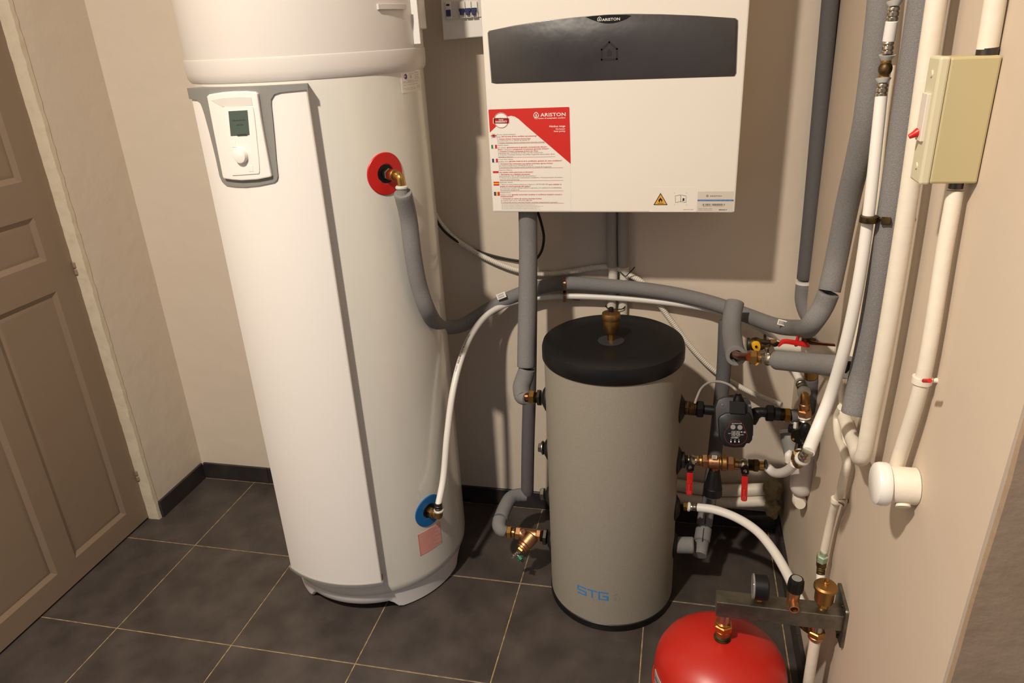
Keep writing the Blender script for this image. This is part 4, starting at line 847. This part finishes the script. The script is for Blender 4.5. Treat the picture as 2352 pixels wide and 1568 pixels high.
# ================================================================== MIXING VALVE TRAIN
mv = empty('mixing_valve', wy(1650, 1060, YP), 'brass mixing valve assembly between two red handled ball valves', 'valve')
chain(mv, YP, [('nut', 'hex', 1600, 1058, 1606, 1058, 12, M['brassm']), ('neck', 'cyl', 1606, 1058, 1613, 1058, 12, M['brassm']), ('nut', 'hex', 1613, 1059, 1626, 1059, 16, M['bronze']), ('body', 'cyl', 1626, 1060, 1653, 1061, 16, M['bronze']), ('collar', 'cyl', 1653, 1062, 1657, 1062, 14.5, M['brassm']), ('collar', 'cyl', 1657, 1062, 1669, 1063, 18.5, M['brassm']), ('nut', 'hex', 1670, 1064, 1686, 1065, 17, M['bronze']), ('neck', 'cyl', 1686, 1065, 1697, 1066, 12, M['brass'])])
seg_('knob_stem', 'cyl', (1642, 1068, YP), (1641, 1083, YP-.004), 10.5, M['copper'], mv); 
kb = empty('knob_block', wy(1640, 1110, YP), None); bpy.data.objects.remove(kb)
seg_('knob', 'flare', (1641, 1078, YP-.004), (1638, 1118, YP-.012), 20, M['satin'], mv, label='black tapered regulating knob'); seg_('knob', 'cyl', (1638, 1117, YP-.012), (1637, 1139, YP-.016), 20.5, M['satin'], mv)
for i in range(-2, 3): 
    a = i*.5; s_ = math.sin(a); seg_('knob_rib', 'cyl', wy(1641+s_*11, 1084, YP-.004-.013*math.cos(a)), wy(1638+s_*19, 1118, YP-.012-.021*math.cos(a)), 2.0, M['black'], mv)
tg = wy(1641, 1050, YP-.0185); prism('data_tag', [tg+Vector((a, b*.1, b)) for a, b in ((-.007, -.006), (.007, -.006), (.007, .006), (-.007, .006))], (0, -1, .3), .0006, M['paperb'], mv)
P = Print(lambda a, b: tg+Vector((a, -.0008+b*.1, b))); rr = random.Random(2)
for i in range(5): P.rect(-.006, -.005+i*.0021, .006*rr.uniform(.5, 1), -.0042+i*.0021)
P.done('print', M['greyp'], mv)
P = Print(lambda a, b: wy(1640, 1063, YP-.020)+Vector((a, 0, b))); P.strip([(.008, 0), (-.007, 0)], .0008); P.strip([(-.007, 0), (-.003, .0025)], .0008); P.done('arrow_mark', M['brass'], mv)
def ballvalve(y, u0, u1, v, hu, hv, hv1, label, tail=None, body='steel'):
    e = empty('ball_valve', wy((u0+u1)/2, v, y), label, 'valve')
    seg_('body', 'body', (u0, v, y), (u1, v+.8, y), 13.5, M[body], e)
    c = wy(hu, hv, y-.028); seg_('stem', 'cyl', wy(hu, v+2, y-.01), c, 5, M['dsteel'], e)
    s_ = pxs(c); dn = (wy(hu-2.2, hv1, y-.034)-c).normalized(); xx = Vector((1, 0, 0)); L_ = (wy(hu-2.2, hv1, y-.034)-c).length; yy = xx.cross(dn).normalized()
    yy = yy if yy.y < 0 else -yy
    def bar(name, pts_, th_, m, off): return prism(name, [c+xx*a+dn*b+yy*off for a, b in pts_], yy, th_, m, e, bev=.0008)
    bar('lever_plate', roundpoly([(-9*s_, -8*s_), (9*s_, -8*s_), (9*s_, 10*s_), (-8*s_, 10*s_)], .004), .003, M['black'], .001)
    bar('lever', [(-6*s_, 8*s_), (6*s_, 8*s_), (6.2*s_, 20*s_), (-6.2*s_, 20*s_)], .0025, M['dsteel'], .001)
    g = roundpoly([(-6.5*s_, 15*s_), (7*s_, 15*s_), (7*s_, L_), (-7*s_, L_)], [.001, .001, .007, .007], 4)
    gr = bar('grip', g, .005, M['redp'], .003); gr['label'] = 'red plastic lever grip'
    P = Print(lambda a, b: c+xx*b+dn*a+yy*.0034+xx*0); P.circ(L_*.5, 0, .0042, .0008); P.text('Smart', L_*.60, -.003, .0052, x1=L_*.82); P.strip([(L_*.84, -.004), (L_*.94, -.004), (L_*.94, .004), (L_*.84, .004)], .0009, True); P.text('30', L_*.86, -.002, .004); P.done('grip_print', M['rosy'], gr)
    lathe('lever_nut', [(.0062, 0), (.0062, .002), (.005, .005), (.0001, .006)], c+yy*.001, yy, M['steel'], e, seg=14)
    return e
e1 = ballvalve(YP, 1580, 1600, 1057, 1585, 1072, 1136, 'nickel ball valve with hanging red lever beside the grey tank')
chain(e1, YP, [('nut', 'hex', 1565, 1056, 1574, 1056, 20, M['rubber']), ('nipple', 'thread', 1574, 1056, 1581, 1056, 12, M['oldbrass'])])
e2 = ballvalve(YP, 1697, 1718, 1066, 1711, 1080, 1150, 'nickel ball valve with hanging red lever at the far end of the mixing valve')
chain(e2, YP, [('neck', 'thread', 1718, 1067, 1730, 1068, 13.5, M['oldbrass']), ('nut', 'hex', 1730, 1068, 1742, 1069, 15, M['oldbrass']), ('tailpiece', 'cyl', 1742, 1069, 1755, 1070, 11, M['brass']), ('ring', 'ring', 1757, 1069, 1764, 1068, 13.5, M['galv'])])
e = empty('pipe_union', wy(1580, 1163, YP), 'small brass union with a steel crimp at the lower right port of the grey tank', 'pipe fitting')
chain(e, YP, [('nut', 'hex', 1569, 1163, 1579, 1163, 9.5, M['brass']), ('ring', 'ring', 1579, 1163, 1586, 1164, 11, M['pex']), ('sleeve', 'crimp', 1586, 1164, 1604, 1165, 8.5, M['steel'])])

# ================================================================== VALVES ABOVE THE PUMP
YV = -.14
e = empty('ball_valve', wy(1750, 820, YV), 'nickel ball valve with a big brass nut on the bare copper pipe', 'valve')
tube('copper_pipe', [(1684, 806, .02), (1690, 814, -.03), (1703, 818, -.09), (1722, 820, YV)], .0095, M['copper'], e)
chain(e, YV, [('nut', 'hex', 1722, 820, 1739, 821, 16.5, M['brassm']), ('nipple', 'cyl', 1739, 822, 1748, 822, 11, M['brass']), ('body', 'hex', 1747, 822, 1755, 822, 14, M['steel']), ('body', 'body', 1754, 822, 1776, 824, 15.5, M['steel']), ('neck', 'ring', 1773, 824, 1779, 824, 17, M['steel']), ('neck', 'cyl', 1778, 824, 1790, 826, 14, M['galv'])])
seg_('stem', 'cyl', (1762, 812, YV), (1762, 798, YV), 5, M['steel'], e)
lv = prism('lever', [wy(u, v, YV-.006) for u, v in [(1748, 790), (1758, 793), (1768, 790), (1780, 797), (1790, 794), (1793, 788), (1786, 786), (1776, 791), (1768, 787), (1750, 786)]], (0, -1, 0), .006, M['black'], e, bev=.0008)
prism('grip', [wy(u, v, YV-.008) for u, v in roundpoly([(1786, 794), (1796, 782), (1808, 781), (1855, 788), (1862, 795), (1857, 799), (1808, 790), (1799, 790), (1789, 798)], 3, 3)], (0, -1, 0), .008, M['redp'], e, bev=.0015, label='long red lever grip')
e = empty('ball_valve', wy(1740, 790, .02), 'old brass valve with a yellow key behind the nickel ball valve', 'valve')
chain(e, .02, [('body', 'cyl', 1716, 790, 1722, 790, 15, M['dsteel']), ('body', 'body', 1720, 790, 1752, 791, 15, M['oldbrass']), ('neck', 'cyl', 1750, 790, 1768, 791, 11, M['oldbrass']), ('nut', 'hex', 1768, 787, 1783, 788, 9, M['brassm'])])
seg_('stem', 'cyl', (1757, 782, .02), (1757, 768, .02), 3, M['oldbrass'], e)
prism('key', [wy(u, v, -.02) for u, v in roundpoly([(1726, 790), (1734, 785), (1745, 787), (1748, 796), (1745, 806), (1736, 808), (1728, 800)], 5, 3)], (0, -1, 0), .008, M['yelp'], e, bev=.001, label='yellow plastic key')
lathe('key_screw', [(.0035, 0), (.003, .002), (.0001, .002)], wy(1737, 796, -.021), (0, -1, 0), M['black'], e, seg=12)
prism('key', [wy(u, v, -.01) for u, v in [(1731, 825), (1742, 827), (1743, 836), (1737, 840), (1731, 834)]], (0, -1, 0), .008, M['yelp'], e, bev=.001)
e = empty('butterfly_valve', wy(1834, 790, .05), 'small valve with an upright red butterfly handle between the foam pipes', 'valve')
seg_('handle', 'cyl', (1828, 792, -.02), (1834, 770, -.02), 3.8, M['redp'], e, label='red handle'); seg_('body', 'body', (1842, 781, .05), (1872, 784, .05), 9, M['oldbrass'], e); seg_('nut', 'hex', (1844, 782, .05), (1852, 782, .05), 9, M['brassm'], e); seg_('stem', 'cyl', (1828, 792, -.02), (1846, 784, .05), 4, M['dsteel'], e)
pipe('copper_pipe', [(1850, 786, .05), (1885, 792, -.01), (1925, 796, -.08)], .007, M['copper'], 'dull copper pipe along the top of the rough white pipe', cat='pipe')

# ================================================================== FILTER ASSEMBLY (beside right wall)
YQ = -.07
fi = empty('brass_elbow', wy(1848, 930, YQ), 'brass elbow joint feeding the filter from above', 'pipe fitting')
seg_('sleeve', 'crimp', (1839, 880, -.025), (1845, 895, -.05), 11.5, M['galv'], fi); seg_('ring', 'ring', (1845, 896, -.05), (1848, 905, YQ), 14.5, M['ring'], fi)
tube('elbow', [(1847, 902, -.062), (1849, 912, YQ), (1849, 930, YQ)], [.0115, .0105, .0115], M['brassm'], fi)
for a in [('collar', 'cyl', 1848, 926, 1848, 937, 12, 'bronze'), ('neck', 'cyl', 1848, 936, 1848, 941, 10, 'brass'), ('nut', 'hex', 1848, 940, 1848, 955, 15, 'bronze'), ('washer', 'ring', 1848, 955, 1848, 960, 14, 'pex')]: seg_(a[0], a[1], (a[2], a[3], YQ), (a[4], a[5], YQ), a[6], M[a[7]], fi)
rg = empty('pressure_regulator', wy(1845, 1000, YQ), 'nickel pressure regulator with a black domed cap', 'valve')
seg_('body', 'cyl', (1848, 960, YQ), (1846, 1032, YQ+.01), 14.5, M['steel'], rg)
seg_('cap', 'cyl', (1847, 1014, YQ-.02), (1850, 1000, YQ-.035), 18, M['satin'], rg, label='black domed cap'); seg_('cap', 'ball', (1848, 1010, YQ-.03), (1851, 972, YQ-.05), 14.5, M['satin'], rg)
seg_('flange', 'cyl', (1824, 985, YQ-.01), (1812, 983, YQ-.01), 11, M['black'], rg); prism('cap_plate', [wy(u, v, YQ-.045) for u, v in roundpoly([(1818, 990), (1835, 985), (1860, 1005), (1866, 1016), (1858, 1024), (1838, 1022), (1818, 1012)], 4, 2)], (0, -1, .3), .012, M['black'], rg, bev=.002)
box('cap_tab', wy(1822, 982, YQ-.03)-Vector((0, .004, 0)), wy(1829, 971, YQ-.03)+Vector((0, .004, 0)), M['pex'], rg)
lathe('screw', [(.0035, 0), (.003, .002), (.0001, .002)], wy(1822, 1008, YQ-.047), (0, -1, .3), M['brass'], rg, seg=12)
seg_('outlet', 'cyl', (1842, 1022, YQ-.02), (1838, 1042, YQ-.05), 15, M['steel'], rg)
e = empty('brass_elbow', wy(1836, 1055, -.09), 'brass elbow where the thick white pipe joins the filter', 'pipe fitting')
tube('elbow', [(1838, 1040, YQ-.05), (1832, 1052, -.085), (1832, 1062, -.10)], [.016, .0165, .0155], M['brassm'], e)
tube('elbow', [(1832, 1062, -.12), (1836, 1056, -.15), (1843, 1049, -.20)], [.013, .014, .011], M['brassm'], e); seg_('elbow_end', 'ball', (1834, 1048, -.12), (1834, 1076, -.13), 12.5, M['brassm'], e)
q = wx(1856, 1038, 1.905); seg_('ring', 'ring', wy(1841, 1056, q.y+.02), wy(1845, 1050, q.y+.012), 17, M['ring'], e); seg_('sleeve', 'crimp', wy(1844, 1052, q.y+.012), wy(1856, 1033, q.y), 13, M['steel'], e)
fb = empty('water_filter', wy(1838, 1090, .0), 'white cylindrical water filter bowl below the pressure regulator', 'filter')
lathe('bowl', [(.0001, 0), (.014, .0015), (.024, .008), (.0285, .018), (.03, .03), (.0305, .06), (.0318, .062), (.0318, .125), (.029, .13), (.02, .131)], wy(1838, 1134, .0), (0, 0, 1), M['hood'], fb, seg=40)
tube('outlet', [(1838, 1120, .03), (1837, 1138, .02), (1836, 1150, .0), (1838, 1158, -.02)], [.018, .019, .019, .014], M['conduit'], fb)
gd = empty('drain_pipe', wy(1812, 1015, .1), 'grey plastic drain pipe with a white banded label behind the filter', 'pipe')
tube('sleeve', [(1811, 985, .12), (1814, 1010, .10), (1822, 1045, .06)], .024, M['grey'], gd, bore=.02)
A_ = wy(1812, 996, .112); B_ = wy(1811, 985, .12); seg_('label_band', 'cyl', A_, B_, 0, M['paper'], gd, m=.0246)
pipe('paper_tag', [(1816, 1034, -.03), (1812, 1044, -.035), (1812, 1060, -.035)], [.004, .011, .010], M['paper'], 'small curled white paper tag hanging left of the filter', cat='label')

# ================================================================== MANIFOLD BAR WITH GAUGE, SAFETY VALVE, VENT
YM = -.50
mb = empty('manifold_bar', (1.9, YM, .46), 'square galvanised steel manifold bar fixed to the right wall above the red vessel', 'manifold')
bz0, bz1 = .447, .487; by0, by1 = -.520, -.480
box('bar', (wy(1645, 1400, by0).x, by0, bz0), (XR-.006, by1, bz1), M['galv'], mb, bev=.0015, seg=2)
pz = [wx(u, v, XR-.007) for u, v in [(1921, 1352), (1943, 1398), (1944, 1404), (1932, 1468), (1928, 1468), (1912, 1432)]]
prism('wall_plate', [Vector((XR-.007, y, z)) for y, z in roundpoly([(-.528, .405), (-.435, .405), (-.435, .508), (-.528, .508)], .01)], (-1, 0, 0), .0065, M['galv'], mb, bev=.001)
for dz in (.498, .415): lathe('screw', [(.004, 0), (.005, .003), (.0001, .004)], (XR-.007, YM, dz), (-1, 0, 0), M['dsteel'], mb, seg=12)
def onbar(u, v): p = wy(u, v, YM); return Vector((p.x, YM, bz1))
# gauge
p = onbar(1743, 1380); ga = empty('pressure_gauge', p, 'black round pressure gauge standing on the steel bar', 'gauge')
lathe('stem', [(.008, -.001), (.009, .003), (.009, .010), (.006, .012)], p, (0, 0, 1), M['brass'], ga, seg=6)
gc = p+Vector((0, 0, .037)); lathe('case', [(.0255, -.015), (.0272, -.013), (.0275, .013), (.025, .016)], gc, (1, 0, 0), M['satin'], ga, seg=40)
lathe('bezel', [(.0235, -.0165), (.0265, -.0165), (.0272, -.0135), (.0272, -.012)], gc, (1, 0, 0), M['clear'], ga, seg=40); lathe('dial', [(.0235, -.0155), (.0001, -.0156)], gc, (1, 0, 0), M['paperb'], ga, seg=40)
# safety valve
p = onbar(1819, 1392); sv = empty('safety_valve', p, 'brass safety valve with a black cap on the steel bar', 'valve')
lathe('body', [(.012, -.002), (.0125, .004), (.0125, .018), (.0135, .024), (.014, .040), (.013, .042)], p, (0, 0, 1), M['bronze'], sv, seg=36)
lathe('cap', [(.0155, .038), (.0165, .041), (.0163, .048), (.0148, .066), (.0138, .069), (.010, .0695)], p, (.04, .02, 1), M['satin'], sv, seg=36, label='black ribbed cap')
lathe('cap_disc', [(.0001, .0703), (.0105, .07)], p, (.04, .02, 1), M['grey'], sv, seg=28)
q = p+Vector((0, 0, .012)); lathe('outlet', [(.0095, .006), (.0105, .012), (.0105, .026), (.009, .027), (.0075, .026), (.007, .014)], q, (0, -1, -.1), M['bronze'], sv, seg=32)
for i in range(16):
    a = 2*math.pi*i/16; v_ = Vector((math.cos(a), math.sin(a), 0)); seg_('cap_rib', 'cyl', p+Vector((.002, .001, .046))+v_*.0160, p+Vector((.0028, .0014, .064))+v_*.0147, 0, M['black'], sv, m=.0012)
# air vent
p = onbar(1889, 1396); ve = empty('air_vent', p, 'large brass automatic air vent on the steel bar next to the wall', 'air vent')
lathe('neck', [(.0085, -.001), (.0085, .006)], p, (0, 0, 1), M['brass'], ve, seg=24); lathe('neck_nut', [(.012, .006), (.012, .018)], p, (0, 0, 1), M['brass'], ve, seg=6)
lathe('body', [(.0125, .017), (.0185, .02), (.0192, .024), (.0198, .051), (.0235, .053), (.024, .056), (.0238, .059), (.0205, .063), (.007, .066)], p, (0, 0, 1), M['brassm'], ve, seg=40)
lathe('cap', [(.0055, .064), (.0055, .068), (.004, .070), (.0045, .074), (.0035, .077), (.0001, .078)], p, (0, 0, 1), M['brass'], ve, seg=20)
# left drop to the vessel
pv = wy(1662, 1405, YM); pv.z = bz0; pv.x = wy(1661, 1440, YM).x
nd = empty('pipe_union', pv-Vector((0, 0, .06)), 'steel nipple and brass nut between the steel bar and the red vessel', 'pipe fitting')
for n_, kd, z0, z1_, r_, m in (('nipple', 'cyl', .002, -.033, .0135, 'steel'), ('collar', 'cyl', -.030, -.037, .0165, 'brass'), ('nut', 'hex', -.036, -.052, .0195, 'brass'), ('neck', 'cyl', -.052, -.066, .0165, 'brassm'), ('thread', 'thread', -.064, -.083, .0162, 'oldbrass')): seg_(n_, kd, pv+Vector((0, 0, z0)), pv+Vector((0, 0, z1_)), 0, M[m], nd, m=r_)
# expansion vessel
vz = pv.z-.079
ev = empty('expansion_vessel', (pv.x, YM, .0), 'round red expansion vessel hanging under the steel bar', 'expansion vessel')
RV = .148
prof = [(.02, vz+.001), (.04, vz-.002), (.07, vz-.009), (.095, vz-.019), (.118, vz-.033), (.134, vz-.05), (.143, vz-.068), (.147, vz-.088), (RV, vz-.105), (RV, vz-.135), (.1515, vz-.137), (.1515, vz-.15), (RV, vz-.152), (RV, vz-.19), (.14, vz-.235), (.118, vz-.268), (.08, vz-.292), (.02, vz-.3)]
lathe('shell', prof[::-1], (pv.x, YM, 0), (0, 0, 1), M['red'], ev, seg=80)
lathe('stub', [(.019, vz-.004), (.019, vz+.004), (.016, vz+.005)], (pv.x, YM, 0), (0, 0, 1), M['oldbrass'], ev, seg=28)
evc = (pv.x, YM)
a_ = 205
lbv = curved('vessel_label', [(a_-12, vz-.13), (a_+34, vz-.13), (a_+34, vz-.085), (a_-12, vz-.085)], evc, RV-.001, RV+.0012, M['cable'], ev, label='grey printed label on the side of the vessel')
P = Print(cylmap(evc, RV+.0018, a_-10, vz-.105)); P.text('VESSEL 18 L  3 bar', .0, 0, .009); P.text('EXPANSION TANK', 0, -.016, .006); P.done('print', M['blackp'], lbv)
# right drop
pr = wy(1877, 1440, YM); pr.z = bz0
nr = empty('pipe_union', pr-Vector((0, 0, .05)), 'steel nipple and brass nut under the wall end of the steel bar', 'pipe fitting')
for n_, kd, z0, z1_, r_, m in (('nipple', 'cyl', .002, -.022, .013, 'steel'), ('nut', 'hex', -.022, -.036, .0175, 'brassm'), ('collar', 'cyl', -.036, -.044, .0165, 'bronze'), ('tail', 'taper', -.044, -.06, .0105, 'oldbrass')): seg_(n_, kd, pr+Vector((0, 0, z0)), pr+Vector((0, 0, z1_)), 0, M[m], nr, m=r_)
seg_('union', 'hex', wy(1850, 1432, -.44), wy(1858, 1440, -.47), 15, M['oldbrass'], nr)
pipe('white_pipe', [pr+Vector((0, 0, -.05)), pr+Vector((0, .003, -.12)), pr+Vector((.003, .012, -.22)), pr+Vector((.02, .04, -.34)), pr+Vector((.03, .05, -.42))], .0115, M['conduit'], 'white pipe running down from the wall end of the steel bar')
# green stained fitting
gf = empty('pipe_union', wx(1888, 1290, 2.008), 'green corroded brass nut at the foot of the wavy painted pipe', 'pipe fitting')
for n_, kd, a, b, r_, m in (('neck', 'cyl', (1892, 1266), (1890, 1276), 7.5, 'verd'), ('nut', 'hex', (1890, 1274), (1887, 1288), 12, 'verd'), ('nut', 'hex', (1887, 1288), (1886, 1302), 11, 'oldbrass'), ('sleeve', 'crimp', (1886, 1302), (1885, 1318), 9.5, 'oldbrass'), ('tail', 'cyl', (1885, 1318), (1884, 1372), 9.5, 'pex')): seg_(n_, kd, (*a, 'x', 2.006), (*b, 'x', 2.006), r_, M[m], gf)
# brass joints on the thick white pipe
jn = empty('pipe_joint', wx(2035, 130, 1.962), 'pair of nickel crimps and brass joints at the top of the thick white pipe', 'pipe fitting')
def jx(u, v): return wx(u, v, 1.962)
for n_, kd, a, b, r_, m in (('sleeve', 'crimp', (2024, 222), (2028, 192), 12.5, 'steel'), ('ring', 'flare', (2028, 191), (2029, 180), 17, 'ring'), ('joint', 'cyl', (2029, 180), (2036, 138), 11.5, 'brassm'), ('joint', 'ball', (2031, 176), (2036, 140), 15, 'oldbrass'), ('ring', 'flare', (2036, 138), (2038, 126), 18, 'ring'), ('sleeve', 'crimp', (2038, 126), (2041, 96), 12.5, 'steel'), ('pipe_piece', 'cyl', (2041, 96), (2049, 48), 13.5, 'pex'), ('sleeve', 'crimp', (2049, 48), (2054, 16), 13, 'steel'), ('ring', 'flare', (2054, 15), (2055, 4), 18, 'ring'), ('joint', 'hex', (2055, 3), (2058, -25), 13, 'brass')): seg_(n_, kd, jx(*a), jx(*b), r_, M[m], jn)
P0j = jx(2041, 80); 
# ================================================================== RELAY BOX AND ROUND BOX
rb = empty('relay_box', (1.99, -.73, 1.435), 'yellowed cream box with a small red toggle on the right wall', 'electrical box')
yb0 = -.745
fr_ = [wy(u, v, yb0) for u, v in [(2105, 421), (2223, 424), (2303, 128), (2166, 131)]]
XLb = (fr_[0].x+fr_[3].x)/2; z0b = (fr_[0].z+fr_[1].z)/2; z1b = (fr_[2].z+fr_[3].z)/2
box('casing', (XLb+.012, yb0, z0b), (XR-.001, yb0+.044, z1b), M['cream'], rb, bev=.003, seg=2)
box('lid', (XLb, yb0-.001, z0b-.001), (XLb+.0125, yb0+.045, z1b+.001), M['creaml'], rb, bev=.003, seg=2)
for z in (z0b+.02, z1b-.02): lathe('screw', [(.005, 0), (.004, .0015), (.0001, .0015)], (XLb, yb0+.022, z), (-1, 0, 0), M['creaml'], rb, seg=14)
box('switch_plate', (XLb-.004, yb0+.012, 1.485), (XLb+.001, yb0+.036, 1.545), M['paperb'], rb, bev=.001)
seg_('toggle', 'cone', Vector((XLb-.003, yb0+.026, 1.496)), Vector((XLb-.014, yb0+.026, 1.490)), 0, M['redp'], rb, m=.006, label='small red toggle')
for z in (z1b, ): lathe('gland', [(.0125, 0), (.0125, .009), (.011, .011)], (wy(2268, 118, -.724).x, -.724, z-.001), (0, 0, 1), M['dsteel'], rb, seg=20)
lathe('gland', [(.009, 0), (.009, .012)], (wy(2194, 434, -.724).x, -.724, z0b-.010), (0, 0, 1), M['dsteel'], rb, seg=20)
jc = wx(2045, 1112, 1.995); jb = empty('junction_box', jc, 'round white painted junction box on the right wall below the relay box', 'electrical box')
jy = jc.y; jz = jc.z
o0 = Vector((XR-.001, jy, jz)); RJ = .031
lathe('box_body', [(RJ*.93, 0), (RJ*.93, .040), (RJ*.9, .042)], o0, (-1, 0, 0), M['conduit'], jb, seg=40)
lathe('cover', [(RJ*1.06, .040), (RJ*1.1, .043), (RJ*1.1, .052), (RJ*1.04, .058), (RJ*.9, .061), (.0001, .0615)], o0, (-1, 0, 0), M['white'], jb, seg=40, label='white round cover')
lathe('knockout', [(.011, 0), (.011, .004)], o0+Vector((-.02, -.02, -RJ*.7)), (0, -.7, -.7), M['conduit'], jb, seg=20)

GR_ = {'insulated_pipe': 'grey foam insulated pipes', 'white_pipe': 'white plastic water pipes', 'painted_pipe': 'painted pipes', 'corrugated_conduit': 'white corrugated conduits', 'pipe_clip': 'pipe clips', 'pipe_union': 'nuts and unions at the ports', 'ball_valve': 'ball valves', 'brass_elbow': 'brass elbows on white pipes', 'cable_tie': 'black cable ties', 'air_vent': 'automatic air vents', 'cable_sleeve': 'sleeves under the boiler', 'barcode_label': 'barcode labels on the foam', 'sealing_foam': 'lumps of sealing foam', 'copper_pipe': 'copper pipes'}
for o in bpy.data.objects:
    if not o.parent and 'label' in o:
        k = o.name.split('.')[0]
        if k in GR_ and 'group' not in o: o['group'] = GR_[k]
